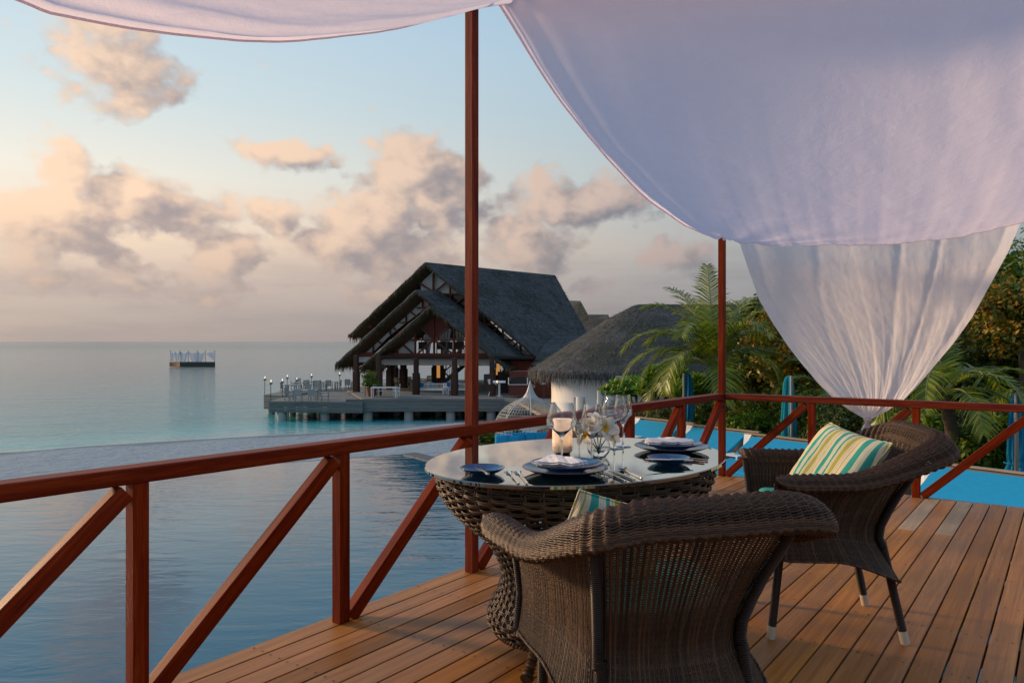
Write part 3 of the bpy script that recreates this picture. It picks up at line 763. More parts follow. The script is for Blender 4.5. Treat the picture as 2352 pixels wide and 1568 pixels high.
# close the rim round the ends of the arms
tt_ = np.minimum(tau, 1 - tau); e_ = np.clip(tt_ / .045, 0, 1); e_ = np.sqrt(1 - (1 - e_) ** 2)
mid_ = rim[46:47]; rim = mid_ * (1 - e_[None, :, None]) + rim * e_[None, :, None]
rim[:, :, 1] += 0
def weave(Srf, nrow, ncol, r_, amp, tilt, alt, spc=3, sides=3, sign=1., jit=.0004):
    K = ncol * spc; u_ = np.linspace(0, 1, K + 1)[None, :] * np.ones((nrow, 1)); rr = (np.arange(nrow) + .5)[:, None] / nrow * np.ones((1, K + 1))
    ph = np.arange(K + 1)[None, :] / spc + (np.arange(nrow)[:, None] % 2) * (.5 if alt else 0)
    fr = ph % 1.
    rr = rr + tilt * (fr - .5) / nrow + rng.normal(0, .06, rr.shape) / nrow
    P0 = samp(Srf, rr, u_); e = .004
    n_ = np.cross(samp(Srf, rr + e, u_) - samp(Srf, rr - e, u_), samp(Srf, rr, u_ + e) - samp(Srf, rr, u_ - e)) * sign; n_ /= np.linalg.norm(n_, axis=-1, keepdims=True) + 1e-9
    C_ = P0 + n_ * (amp * (np.sin(fr * PI) * 2 - 1) + rng.normal(0, jit, rr.shape))[..., None]
    return tubes(C_, n_, r_, sides)
def stakes(Srf, n, r_, k=36, sides=4, pair=0.):
    out = []
    for d in ((-pair, pair) if pair else (0,)):
        u_ = (np.arange(n + 1) / n)[:, None] * np.ones((1, k)) + d; rr = np.linspace(0, 1, k)[None, :] * np.ones((n + 1, 1)); P0 = samp(Srf, rr, u_); e = .004
        n_ = np.cross(samp(Srf, rr + e, u_) - samp(Srf, rr - e, u_), samp(Srf, rr, u_ + e) - samp(Srf, rr, u_ - e)); n_ /= np.linalg.norm(n_, axis=-1, keepdims=True) + 1e-9
        out.append(tubes(P0, n_, r_, sides))
    return joinvf(out)
def polepts(s):
    rr = np.linspace(.97, .28, 9); u_ = np.full(9, .5 + s * -.165); P0 = samp(body, rr, u_); e = .01
    n_ = np.cross(samp(body, rr + e, u_) - samp(body, rr - e, u_), samp(body, rr, u_ + e) - samp(body, rr, u_ - e)); n_ /= np.linalg.norm(n_, axis=-1, keepdims=True)
    sg = np.sign((n_[4] * (P0[4] - np.array([0, 0, P0[4][2]]))).sum()); return P0 + n_ * sg * .016
def make_chair(label):
    ch = thing('wicker_armchair', label, 'chair', (0, 0, 0), 0, 'dark wicker armchairs at the dining table')
    b1 = weave(body, 120, 98, .0024, .0026, .9, False, 3, 3, 1.); b2 = stakes(body, 98, .0050, 30, 3)
    mesh_obj('woven_body', *joinvf([b1, b2]), M['wicker'], ch, smooth=True, world=False)
    r1 = weave(rim, 50, 64, .0032, .0036, .35, False, 4, 5, 1., .0006); r1b = weave(rim, 14, 64, .0028, .0036, .3, True, 4, 5, 1., .0006)
    r2 = stakes(rim, 64, .0027, 44, 4, .0020)
    mesh_obj('woven_rim', *joinvf([r1, r2]), M['wicker'], ch, smooth=True, world=False)
    # border braid at the outer under-edge of the rim and along the skirt
    bd = []
    for Srf, rr_, am, ra in ((rim, .80, .005, .0040), (body, .004, .004, .0042)):
        for ph in (0, 2.1, 4.2):
            u_ = np.linspace(.012, .988, 700)[None, :]; x_ = u_ * 62 * 2 * PI * .5 + ph
            r_a = np.full_like(u_, rr_) + am * 3 * np.sin(x_) * (1 if Srf is rim else .4); P0 = samp(Srf, r_a, u_); e = .004
            n_ = np.cross(samp(Srf, r_a + e, u_) - samp(Srf, r_a - e, u_), samp(Srf, r_a, u_ + e) - samp(Srf, r_a, u_ - e)); n_ /= np.linalg.norm(n_, axis=-1, keepdims=True) + 1e-9
            bd.append(tubes(P0 + n_ * (am * (1 + .6 * np.cos(x_)))[..., None], n_, ra, 5))
    mesh_obj('rim_braid', *joinvf(bd[:3]), M['wicker'], ch, smooth=True, world=False)
    mesh_obj('skirt_braid', *joinvf(bd[3:]), M['wicker'], ch, smooth=True, world=False)
    # front apron and seat
    gx_, gz_ = np.meshgrid(np.linspace(-.295, .295, 30), np.linspace(.33, .455, 12)); ap = np.stack([gx_, .215 + .02 * (1 - (gx_ / .295) ** 2), gz_], -1)
    a1 = weave(ap, 30, 48, .0019, .0018, .9, False, 3, 3, -1.); a2 = stakes(ap, 48, .0017, 8, 3)
    mesh_obj('woven_apron', *joinvf([a1, a2]), M['wicker'], ch, smooth=True, world=False)
    sp = [tuple(p) for p in (LS[2][::16, :2] * .985)]
    MB().slab([(x_, y_, .425) for x_, y_ in sp], (0, 0, -.02)).build('seat_board', M['wicker'], ch, world=False)
    mb = MB().slab([(x_ * .93, y_ * .93 + .004, .44) for x_, y_ in sp], (0, 0, .085)); o_ = mb.build('seat_cushion', M['tealseat'], ch, smooth=False, world=False)
    bv = o_.modifiers.new('bevel', 'BEVEL'); bv.width = .035; bv.segments = 4; bv.limit_method = 'ANGLE'; bv.angle_limit = R(50)
    for s in (-1, 1):
        MB().tube([Vector(p) for p in polepts(s)], .0165, 14).build('back_pole', M['wrap'], ch, smooth=True, world=False)
        MB().tube([(s*.316,.238,.64), (s*.300,.228,.54), (s*.291,.220,.45), (s*.30,.220,.34)], .0135, 12).build('front_pole', M['wrap'], ch, smooth=True, world=False)
        for (p0, p1) in (((s*.225,.195,.44), (s*.218,.240,0)), ((s*.200,-.195,.40), (s*.220,-.278,0))):
            p0 = Vector(p0); p1 = Vector(p1); q = p0.lerp(p1, 1 - .052 / p0.z)
            lg = MB().tube([p0, q], .0165, 14).build('leg', M['wrap'], ch, smooth=True, world=False)
            MB().tube([q, p0.lerp(p1, .985), p1], [.0175, .0178, .0165], 14).build('foot_cap', M['legcap'], lg, smooth=True, world=False)
    return ch
CH1, CH1R = Vector((.364, 2.118, 0)), math.atan2(.26, .966)
CH2, CH2R = Vector((1.31, 3.22, 0)), R(90 - 6.3)
ch1 = make_chair('dark brown wicker armchair nearest the viewer, seen from behind, its back to us'); ch1.location = CH1; ch1.rotation_euler = (0, 0, CH1R)
ch2 = copy_thing(ch1, CH2, CH2R, 'dark brown wicker armchair at the right of the table, turned sideways with a striped pillow')

def pillow(name, label, Mx, wd=.42, ht=.40, th_=.15, m=None, cat='pillow', group=None):
    n = 44; u_, v_ = np.meshgrid(np.linspace(-1, 1, n), np.linspace(-1, 1, n))
    pin = 1 - .07 * (1 - np.abs(v_) ** 2) * np.abs(u_) ** 3; pin2 = 1 - .07 * (1 - np.abs(u_) ** 2) * np.abs(v_) ** 3
    X_ = u_ * wd / 2 * pin; Y_ = v_ * ht / 2 * pin2; T_ = th_ / 2 * ((1 - u_ ** 4) * (1 - v_ ** 4)) ** .55
    wr = .005 * fbm1(u_ * 5 + v_ * 3, 5) * (1 - u_ ** 2) + .0008 * fbm1(u_ * 9 - v_ * 11, 15)
    v1, f1_ = gridmesh(X_, Y_, T_ + wr); v2_, f2_ = gridmesh(X_, Y_, -T_ + wr); f2_ = f2_[:, ::-1]
    o = mesh_obj(name, *joinvf([(v1, f1_), (v2_, f2_)]), m or M['stripe'], None, smooth=True)
    o.matrix_world = Mx; tag(o, label, cat, group)
    ed = np.concatenate([np.stack([X_, Y_, wr], -1)[0, :], np.stack([X_, Y_, wr], -1)[1:, -1], np.stack([X_, Y_, wr], -1)[-1, -2::-1], np.stack([X_, Y_, wr], -1)[-2::-1, 0]])
    if m is None or cat == 'pillow':
        mesh_obj('piping', *tubes(ed[None], np.broadcast_to([0, 0, 1.], (1,) + ed.shape), .0035, 6), m or M['stripe'], o, smooth=True, world=False)
    return o
def frame(c, x, y):
    x = Vector(x).normalized(); y = Vector(y); z = x.cross(y).normalized(); y = z.cross(x); Mx = Matrix((x, y, z)).transposed().to_4x4(); Mx.translation = Vector(c); return Mx
pillow('striped_pillow', 'teal, olive and cream striped pillow propped in the right hand wicker armchair', frame((1.385, 3.22, .652), (.17, -.98, -.09), (.46, .06, .66)), .43, .385, .15)
pillow('striped_pillow', 'striped pillow of which only a corner shows over the arm of the nearest armchair', frame((.272, 2.125, .600), (.936, .249, -.249), (.02, -.467, .883)), .33, .38, .09)

# ================================================================== ON THE TABLE
TG = 'place settings on the glass table'
blue = mat('blue_glazed_stoneware', (.008,.05,.14), .13, spec=.6); t, b = tree(blue); n = t.noise(coords(t), 30., 4)
x, y, z = t.sep(coords(t)); rr = t.math('SQRT', x * x + y * y)
t.put(b.inputs['Base Color'], t.mix(n, (.007,.065,.19), (.018,.115,.28)))
rimm = mat('brown_glaze_rim', (.10,.05,.025), .15)
def plate(label, c, r, parent=None, zoff=0.):
    p = thing('plate', label, 'plate', (c.x, c.y, TZ + zoff), 0, None)
    MB().lathe([(0, .004), (r*.50, .004), (r*.52, .001), (r*.58, .001), (r*.60, .004), (r*.86, .0125), (r, .0215), (r*1.002, .0232), (r*.995, .0240), (r*.88, .0165), (r*.66, .0085), (r*.58, .0068), (0, .0066)], n=72).build('dish', blue, p, smooth=True, world=False)
    tt = np.linspace(0, 2*PI, 73)[None]; q = np.stack([r*.998*np.cos(tt), r*.998*np.sin(tt), np.full_like(tt, .0232)], -1)
    mesh_obj('glaze_rim', *tubes(q, np.broadcast_to([0, 0, 1.], q.shape), .0011, 6), rimm, p, smooth=True, world=False); return p
p1 = P(1298, 1086, TZ); plate('large blue dinner plate under the nearer napkin at the front of the table', p1, .149)
plate('medium blue plate stacked under the nearer white napkin', p1 + V3(.004, .012, 0), .124, zoff=.0125)
p2 = P(1542, 1035, TZ); plate('large blue dinner plate under the farther napkin on the right of the table', p2, .153)
plate('medium blue plate stacked under the farther white napkin', p2 + V3(.002, .006, 0), .125, zoff=.0125)
p3 = P(1107.6, 1088, TZ); plate('small blue side plate at the left end of the table, left of the forks', p3, .077)
p4 = P(1536, 1063, TZ); plate('small blue side plate on the right, in front of the farther dinner plate', p4, .079)
def napkin(label, c, L, Wn, rz, zb, seed):
    n = 50; a_, b_ = np.meshgrid(np.linspace(-1, 1, n), np.linspace(-1, 1, n))
    wv = .006 * fbm1(a_ * 2.2 + b_, seed) + .003 * fbm1(b_ * 4 - a_ * 2, seed + 1)
    X_ = a_ * L / 2 * (1 + .05 * np.sin(b_ * 3 + seed)); Y_ = b_ * Wn / 2 * (1 - .12 * a_) + .012 * np.sin(a_ * 3 + seed)
    lst = []
    for k_, dz in enumerate((.000, .006, .0125, .0135)):
        e = ((1 - a_ ** 8) * (1 - b_ ** 8)) ** .5; s_ = -1 if k_ % 2 == 0 else 1
        sh = .98 - .02 * (k_ // 2)
        lst.append(gridmesh(X_ * sh, Y_ * sh, dz + .004 + s_ * .0028 * e + wv * .9))
    o = mesh_obj('napkin', *joinvf(lst), M['napkin'], None, smooth=True); o.location = (c.x, c.y, zb); o.rotation_euler = (0, 0, rz); tag(o, label, 'napkin'); return o
napkin('folded white linen napkin on the nearer stack of blue plates', p1 + V3(-.01, .015, 0), .165, .125, R(-24), TZ + .026, 3)
napkin('folded white linen napkin on the farther stack of blue plates', p2 + V3(-.008, .01, 0), .20, .12, R(-14), TZ + .026, 8)
# cutlery, modelled along +X from the handle end
def bladed(name, label, a, b_, kind, m=None, zt=TZ):
    a = Vector(a); b_ = Vector(b_); L = (b_ - a).length
    o = thing(name, label, name.split('_')[-1], a); d = b_ - a
    o.rotation_euler = (0, -math.asin(max(-1, min(1, d.z / L))), math.atan2(d.y, d.x))
    m = m or M['steel']
    MB().box((L*.24, 0, .0035), (L*.48, .009, .006)).build('handle', m, o, world=False, bevel=.0012)
    if kind == 'knife':
        vs = [(L*.48,-.0035), (L*.56,-.009), (L*.9,-.010), (L*.98,-.004), (L,.004), (L*.95,.006), (L*.48,.0045)]
        MB().slab([(x_, y_, .0022) for x_, y_ in vs], (0, 0, .0022)).build('blade', m, o, world=False, bevel=.0006)
    elif kind == 'fork':
        mb = MB().tube([(L*.47,0,.0035), (L*.6,0,.004), (L*.72,0,.006)], [.0035,.003,.006], 8, flat=.35)
        mb.slab([(L*.70,-.006,.004), (L*.74,-.0115,.003), (L*.80,-.0125,.002), (L*.80,.0125,.002), (L*.74,.0115,.003), (L*.70,.006,.004)], (0,0,.0022))
        mb.build('neck', m, o, smooth=False, world=False)
        for q in (-.0108, -.0036, .0036, .0108): MB().tube([(L*.79,q,.003), (L*.9,q,.0035), (L,q*.95,.009)], [.0019,.0018,.0008], 6).build('tine', m, o, smooth=True, world=False)
    else:
        MB().tube([(L*.47,0,.0035), (L*.6,0,.005), (L*.76,0,.005)], [.0035,.0028,.004], 8).build('neck', m, o, smooth=True, world=False)
        gx_, gy_ = np.meshgrid(np.linspace(-1, 1, 21), np.linspace(-1, 1, 21)); r2 = np.sqrt(np.maximum(gx_**2, gy_**2)) ; an_ = np.arctan2(gy_, gx_)
        rx = r2 * .029 * np.cos(an_); ry = r2 * .0195 * np.sin(an_)
        zz_ = .009 - .0075 * (1 - r2 ** 2)
        mesh_obj('bowl', *joinvf([gridmesh(L*.76 + .028 + rx, ry, zz_), gridmesh(L*.76 + .028 + rx, ry, zz_ - .0009)]), m, o, smooth=True, world=False)
    return o
def onto(px, py, z=TZ + .0005): return P(px, py, z)
bladed('table_fork', 'left of the two silver forks beside the small side plate', onto(1191, 1113), onto(1163, 1077) * 1., 'fork')
bladed('table_fork', 'right of the two silver forks, next to the nearer dinner plate', onto(1211, 1113), onto(1184, 1077), 'fork')
bladed('table_knife', 'silver knife closest to the nearer dinner plate', onto(1437, 1107), onto(1384, 1083), 'knife')
bladed('table_knife', 'silver knife between the other knife and the spoon at the front of the table', onto(1457, 1103.5), onto(1398, 1080), 'knife')
bladed('soup_spoon', 'silver spoon lying bowl up to the right of the nearer knives', onto(1475, 1101), onto(1424, 1076), 'spoon')
bladed('butter_knife', 'short butter knife across the small plate at the left end of the table', onto(1122, 1091, TZ+.026), onto(1094, 1075, TZ+.017), 'knife')
bladed('butter_knife', 'butter knife laid across the small plate on the right side', onto(1592, 1058.5, TZ+.016), onto(1481, 1056, TZ+.026), 'knife')
brown_reflection = mat('brown_reflecting_cutlery', (.55,.33,.20), .2, 1.)  # brown reflections on the cutlery put into the metal's colour
bladed('table_knife', 'knife coloured with its brown reflection behind the right hand butter knife', onto(1626, 1059), onto(1535, 1049), 'knife', brown_reflection)
bladed('soup_spoon', 'spoon coloured with its brown reflection lying beside the right hand side plate', onto(1618, 1063), onto(1556, 1056), 'spoon', brown_reflection)

def wine(label, c, h, hr, hw, hb, rr_, rw_, foot=.037, flute=False):
    g_ = thing('champagne_flute' if flute else 'wine_glass', label, 'glass', (c.x, c.y, TZ + .0005))
    tk = .0011
    outer = [(0, 0), (foot, 0), (foot + .0004, .0007), (foot * .95, .0016), (foot * .5, .0035), (.0075, .0065), (.0042, .012), (.0034, .03), (.0033, hb * .8), (.0042, hb - .012), (.0075, hb - .004), (.0135, hb + .003)]
    bowl = [(rw_ * .62, hb + (hw - hb) * .55), (rw_ * .96, hw - .004), (rw_, hw), (rw_ * .995, hw + .006), (rw_ * .9 + rr_ * .1, hw + (h - hw) * .2), (rr_ * .5 + rw_ * .5, hw + (h - hw) * .55), (rr_, h)]
    inner = [(rr_ - tk, h), (rr_ * .5 + rw_ * .5 - tk, hw + (h - hw) * .55), (rw_ * .9 + rr_ * .1 - tk, hw + (h - hw) * .2), (rw_ - tk - .0002, hw + .004), (rw_ * .95 - tk, hw - .003), (rw_ * .60 - tk, hb + (hw - hb) * .56), (.010, hb + .006), (0, hb + .004)]
    MB().lathe(outer[:12], n=40).build('stem_and_foot', M['glass'], g_, smooth=True, world=False)
    MB().lathe([(.006, hb - .002)] + [outer[-1]] + bowl + inner, n=56).build('bowl', M['glass'], g_, smooth=True, world=False)
    return g_
wine('large wine glass on the left, in front of the candle holder', P(1290, 1063, TZ), .226, 0, .149, .103, .042, .059)
wine('slim champagne flute standing left of the flower vase', P(1331, 1060, TZ), .246, 0, .122, .104, .0215, .0245, .033, True)
wine('medium wine glass in the middle, in front of the flowers', P(1360, 1067, TZ), .224, 0, .139, .100, .0316, .0435, .034)
wine('large wine glass to the right of the flowers', P(1411, 1030, TZ), .226, 0, .149, .103, .039, .057)
wine('medium wine glass at the far right of the glasses', P(1431, 1026, TZ), .226, 0, .145, .103, .031, .0415, .034)
wine('slim champagne flute standing behind the flowers', P(1381, 1028, TZ), .246, 0, .122, .104, .0215, .0245, .033, True)
# candle holder
cc_ = P(1291.5, 1042, TZ); ch = thing('candle_holder', 'glowing frosted glass cylinder candle holder behind the left wine glass', 'candle holder', (cc_.x, cc_.y, TZ + .0005))
MB().lathe([(0, 0), (.030, 0), (.033, .004), (.033, .009), (0, .009)], n=32).build('base', mat('bronze_base', (.03,.02,.012), .4, .6), ch, smooth=True, world=False)
fm_ = mat('pale_swirled_art_glass', (.88,.84,.82), .3, spec=.5); t, b = tree(fm_); c = coords(t)
sw = t.noise(t.vmath('MULTIPLY', t.vmath('ADD', c, t.comb(0., 0., 0.)), (26, 26, 9)), 1., 5, .6, 2.5)
x, y, z = t.sep(c); wv = t.math('SINE', (t.math('ARCTAN2', y, x) * 7. + z * 260.) + sw * 8.)
t.put(b.inputs['Base Color'], t.mix(t.sstep(wv, -.2, .9) * .55, (.92,.88,.86), (.80,.66,.58)))
tr = t.node('ShaderNodeBsdfTranslucent'); tr.inputs[0].default_value = (1,.93,.86,1); mx = t.node('ShaderNodeMixShader'); mx.inputs[0].default_value = .5
t.l.new(b.outputs[0], mx.inputs[1]); t.l.new(tr.outputs[0], mx.inputs[2]); t.l.new(mx.outputs[0], [n for n in t.n if n.type == 'OUTPUT_MATERIAL'][0].inputs[0])
MB().lathe([(.010, .010), (.038, .010), (.041, .014), (.041, .137), (.040, .138), (.038, .137), (.038, .016), (.010, .014)], n=48).build('glass_cylinder', fm_, ch, smooth=True, world=False)
cd_ = MB().lathe([(0, .016), (.026, .016), (.027, .045), (.024, .047), (0, .045)], n=24).build('candle', mat('candle_wax', (.8,.75,.65), .5, Subsurface_Weight=.3), ch, smooth=True, world=False)
fl = mat('candle_flame', (1,.5,.1)); fl.node_tree.nodes['Principled BSDF'].inputs['Emission Color'].default_value = (1,.72,.42,1); fl.node_tree.nodes['Principled BSDF'].inputs['Emission Strength'].default_value = 260
MB().lathe([(0, .050), (.003, .054), (.0045, .060), (.003, .070), (0, .080)], n=12).build('flame', fl, cd_, smooth=True, world=False)
# vase and flowers
vc = P(1375, 1049, TZ); vs_ = thing('flower_vase', 'small round glass vase of water holding white frangipani flowers', 'vase', (vc.x, vc.y, TZ + .0005))
MB().lathe([(0, 0), (.026, 0), (.030, .002), (.042, .020), (.0465, .036), (.044, .052), (.038, .068), (.0365, .068), (.0425, .052), (.045, .036), (.040, .021), (.027, .008), (0, .007)], n=56).build('glass_bowl', M['glass'], vs_, smooth=True, world=False)
MB().lathe([(0, .0073), (.0268, .0083), (.0397, .0213), (.0428, .030), (0, .030)], n=48).build('water', M['waterglass'], vs_, smooth=True, world=False)
pm = mat('frangipani_petal', (.85,.84,.78), .5, spec=.3); t, b = tree(pm); x, y, z = t.sep(coords(t))
col = t.ramp(y / .045, [(.0, (.85,.50,.02)), (.14, (.88,.66,.06)), (.32, (.88,.86,.70)), (.45, (.86,.85,.80))]); t.put(b.inputs['Base Color'], col)
tr = t.node('ShaderNodeBsdfTranslucent'); t.put(tr.inputs[0], col); mx = t.node('ShaderNodeMixShader'); mx.inputs[0].default_value = .3
t.l.new(b.outputs[0], mx.inputs[1]); t.l.new(tr.outputs[0], mx.inputs[2]); t.l.new(mx.outputs[0], [n for n in t.n if n.type == 'OUTPUT_MATERIAL'][0].inputs[0])
a_, b_ = np.meshgrid(np.linspace(-1, 1, 9), np.linspace(0, 1, 13)); wd_ = .0195 * np.sin(PI * np.clip(b_, 0.04, .985) ** .8) ** .7
X_ = a_ * wd_ + .004 * b_; Y_ = b_ * .047; Z_ = .016 * b_ ** 1.0 - .014 * b_ ** 3 + .005 * a_ ** 2 + .003 * a_
pv, pf = joinvf([gridmesh(X_, Y_, Z_), gridmesh(X_, Y_, Z_ - .0012)]); pme = None
sm = mat('green_stalk', (.10,.16,.04), .5)
FL = [((1357, 976), 2.90, (.0, -.5, .85), 1.0, 'white frangipani bloom at the upper left of the vase'), ((1372, 963), 2.95, (.15, -.2, 1), 1.0, 'white frangipani bloom standing highest over the vase'),
      ((1388, 984), 2.88, (.25, -.95, .25), 1.15, 'white frangipani bloom facing us in the middle of the vase'), ((1404, 998), 2.90, (.75, -.65, .2), 1.1, 'white frangipani bloom at the right of the vase'),
      ((1347, 1000), 2.88, (-.6, -.7, .35), 1.0, 'white frangipani bloom hanging at the left of the vase')]
for k_, ((fx, fy), fd, nr, sc, lab) in enumerate(FL):
    c = Q(fx, fy, fd); fo = thing('frangipani_flower', lab, 'flower', c)
    fo.rotation_euler = Vector(nr).normalized().to_track_quat('Z', 'Y').to_euler(); fo.scale = (sc,) * 3
    for i in range(5):
        if pme is None:
            pe = mesh_obj('petal', pv, pf, pm, None, smooth=True); pme = pe.data
        else: pe = bpy.data.objects.new('petal', pme); COL.objects.link(pe)
        pe.parent = fo; pe.rotation_euler = (R(8 * (k_ % 3)), 0, i * 2 * PI / 5 + k_)
    Mi = fo.rotation_euler.to_matrix().transposed(); tgt = Mi @ (Vector((vc.x, vc.y, TZ + .02)) - c) / sc
    MB().tube([(0, 0, .001), (0, 0, -.012), tgt * .5 + Vector((0, 0, -.01)), tgt], [.0018, .0016, .002, .002], 7).build('stalk', sm, fo, smooth=True, world=False)
# ================================================================== RESTAURANT PAVILION OVER THE LAGOON
def c1(x, y): return 588 + .375 * x, 575.7 + .375 * y
def c2(x, y): return 588 + .21875 * x, 820.7 + .21875 * y
def c3(x, y): return 1090.2 + .1876 * x, 624.7 + .1876 * y
SL = .356
def G1(x, y, Y0):                       # a point of close-up 1 on the gable plane Y = Y0 - SL*X
    px, py = c1(x, y); k = (px - 1176) / F; d = Y0 / (1 + SL * k); return Q(px, py, d)
ZD = -3.2; ZL = -3.4
pav = thing('restaurant_pavilion', 'large open sided restaurant pavilion with three stepped grey thatched gables standing over the lagoon', 'restaurant', (-2, 66, ZL))
RD = Vector((.695, .72, 0)).normalized()
A0_ = G1(1040, 70, 66.0); B0_ = Q(1275, 632, A0_.y * 181.5 / 152)
AL = G1(572, 516, 66.0); AR = G1(1752, 664, 66.0)
TH = .32
def normal(a, b, c):
    n = (b - a).cross(c - a).normalized(); return n if n.z > 0 else -n
def hit(px, py, p0, n):                 # line of sight meets a plane
    o = Vector((0, 0, H)); d = Vector(((px - 1176) / F, 1, (784 - py) / F)); return o + d * ((p0 - o).dot(n) / d.dot(n))
strands = []
def shag(pts, n, L=.5, w=.034, lift=.10, seed=0, down=None):
    """loose straws lying on a roof slope given by its corner points (fan)"""
    r = np.random.default_rng(seed); P_ = np.array([tuple(p) for p in pts]); nn = np.array(normal(Vector(P_[0]), Vector(P_[1]), Vector(P_[2])))
    tri = [(P_[0], P_[i], P_[i+1]) for i in range(1, len(P_) - 1)]; ar = np.array([np.linalg.norm(np.cross(b_ - a_, c_ - a_)) for a_, b_, c_ in tri]); ar /= ar.sum()
    dn = np.array([0, 0, -1.]) - nn * np.dot([0, 0, -1.], nn); dn /= np.linalg.norm(dn)
    for (a_, b_, c_), q in zip(tri, ar):
        k = int(n * q); u_, v_ = r.random(k), r.random(k); fl_ = u_ + v_ > 1; u_[fl_], v_[fl_] = 1 - u_[fl_], 1 - v_[fl_]
        p = a_ + u_[:, None] * (b_ - a_) + v_[:, None] * (c_ - a_) + nn * .01
        dv = dn + r.normal(0, .28, (k, 3)); dv /= np.linalg.norm(dv, axis=1, keepdims=True)
        sd_ = np.cross(dv, nn); l = L * r.uniform(.4, 1.3, k)[:, None]; ww = w * r.uniform(.5, 1.2, k)[:, None]
        tip = p + dv * l + nn * (lift * r.uniform(.1, 1, k)[:, None]); strands.append(np.stack([p - sd_ * ww, p + sd_ * ww, tip], 1))
fr = []
def fringe(a_, b_, n, L=.55, w=.03, out=(0, 0, 0), seed=1, thick=.5, dest=None):
    r = np.random.default_rng(seed); a_ = np.array(a_); b_ = np.array(b_); t_ = r.random(n)[:, None]
    p = a_ + (b_ - a_) * t_ + r.normal(0, .06, (n, 3)) + np.array(out) * (r.random((n, 1)) - .5) * thick
    dv = np.array([0, 0, -1.]) + r.normal(0, .22, (n, 3)); along = (b_ - a_) / np.linalg.norm(b_ - a_)
    l = L * r.uniform(.35, 1.15, n)[:, None]; ww = w * r.uniform(.5, 1.3, n)[:, None]
    (fr if dest is None else dest).append(np.stack([p - along * ww, p + along * ww, p + dv * l], 1))
def flush(lst, name, m, parent):
    if not lst: return
    v = np.concatenate(lst).reshape(-1, 3); o = mesh_obj(name, v, np.arange(len(v)).reshape(-1, 3), m, parent); tag(o, kind='stuff'); lst.clear(); return o
def roof_slope(pts, parent, nshag=900, seed=0, th=TH, name='roof_slope', L=.55, m=None):
    n = normal(*pts[:3]); o = MB().slab(pts, -n * th).build(name, m or M['thatch'], parent)
    shag(pts, nshag, L=L, seed=seed); return o
# main roof
nR = normal(A0_, B0_, AR)
Cq = hit(1352, 770, A0_, nR); Vq = hit(1284, 771, A0_, nR)
roof_slope([A0_, B0_, Cq, Vq, AR], pav, 5200, 1)
roof_slope([A0_, AL, AL + RD * 15, B0_], pav, 300, 2, m=M['thatchb'])
# middle and front gables
def gable(ap, lt, rt, Y0, depth, seed, ncol):
    a_ = G1(*ap, Y0); l_ = G1(*lt, Y0); r_ = G1(*rt, Y0); d_ = RD * depth
    roof_slope([a_, a_ + d_, r_ + d_, r_], pav, ncol, seed); roof_slope([a_, l_, l_ + d_, a_ + d_], pav, 200, seed + 1, m=M['thatchb'])
    return a_, l_, r_
g2_ = gable((985, 238), (492, 690), (1600, 700), 64.0, 2.7, 11, 1300)
g3_ = gable((1070, 335), (640, 712), (1562, 722), 61.8, 2.5, 21, 1300)
flush(strands, 'loose_thatch', M['strand'], pav)
dG = Vector((1, -SL, 0)).normalized(); nG = Vector((-SL, -1, 0)).normalized()
# verge straw along the rakes and fringe at the eaves
for (a_, l_, r_), s_ in (((A0_, AL, AR), 31), (g2_, 41), (g3_, 51)):
    for e_, k in ((l_, 0), (r_, 1)):
        fringe(a_ - V3(0, 0, .1), e_ - V3(0, 0, .1), 520, .45, .03, tuple(nG), s_ + k, .5)
        dp = e_ - a_; dp.normalize()
        fringe(e_ + V3(0, 0, .05), e_ + RD * (14 if a_ is A0_ else 2.6) + V3(0, 0, .05), 1200 if a_ is A0_ else 480, .75, .04, tuple(dp * .6), s_ + 3 + k, .8)
flush(fr, 'thatch_fringe', M['fringe'], pav)
# verge rolls: thick bundled edge of the thatch
for (a_, l_, r_) in ((A0_, AL, AR), g2_, g3_):
    for e_ in (l_, r_):
        q = [a_.lerp(e_, i / 14) + V3(0, 0, -.16 + .03 * math.sin(i * 2.3)) for i in range(15)]
        MB().tube(q, [.17 + .025 * math.sin(i * 1.7) for i in range(15)], 9).build('verge_roll', M['thatch'], pav, smooth=True)
# back roofs
roof_slope([Q(1303, 690, 88), Q(1333, 691, 86), Q(1352, 726, 82), Q(1372, 772, 78), Q(1312, 772, 80)], pav, 300, 61)
roof_slope([Q(1346, 722, 92), Q(1397, 722, 90), Q(1402, 738, 88), Q(1392, 782, 82), Q(1344, 782, 84)], pav, 300, 62)
roof_slope([Q(1262, 772, 70), Q(1352, 770, 66), Q(1345, 850, 58.5), Q(1222, 836, 61)], pav, 700, 63)
flush(strands, 'loose_thatch', M['strand'], pav)
# gable walls
mdr = M['darkred']
def wallpoly(pts, Y0, m, name='gable_panel', th=.06):
    return MB().slab([G1(x, y, Y0) for x, y in pts], -nG * th).build(name, m, pav)
def stick(x0, y0, x1, y1, Y0, w_=.16, name='gable_timber', m=None, wd=None):
    return beam(name, G1(x0, y0, Y0), G1(x1, y1, Y0), w_ if abs(x1 - x0) < 3 else w_, w_ if wd is None else wd, m or mdr, pav, 0, up=tuple(nG) if False else (0, 0, 1))
dkg = mat('dark_glazing', (.02,.022,.025), .12)
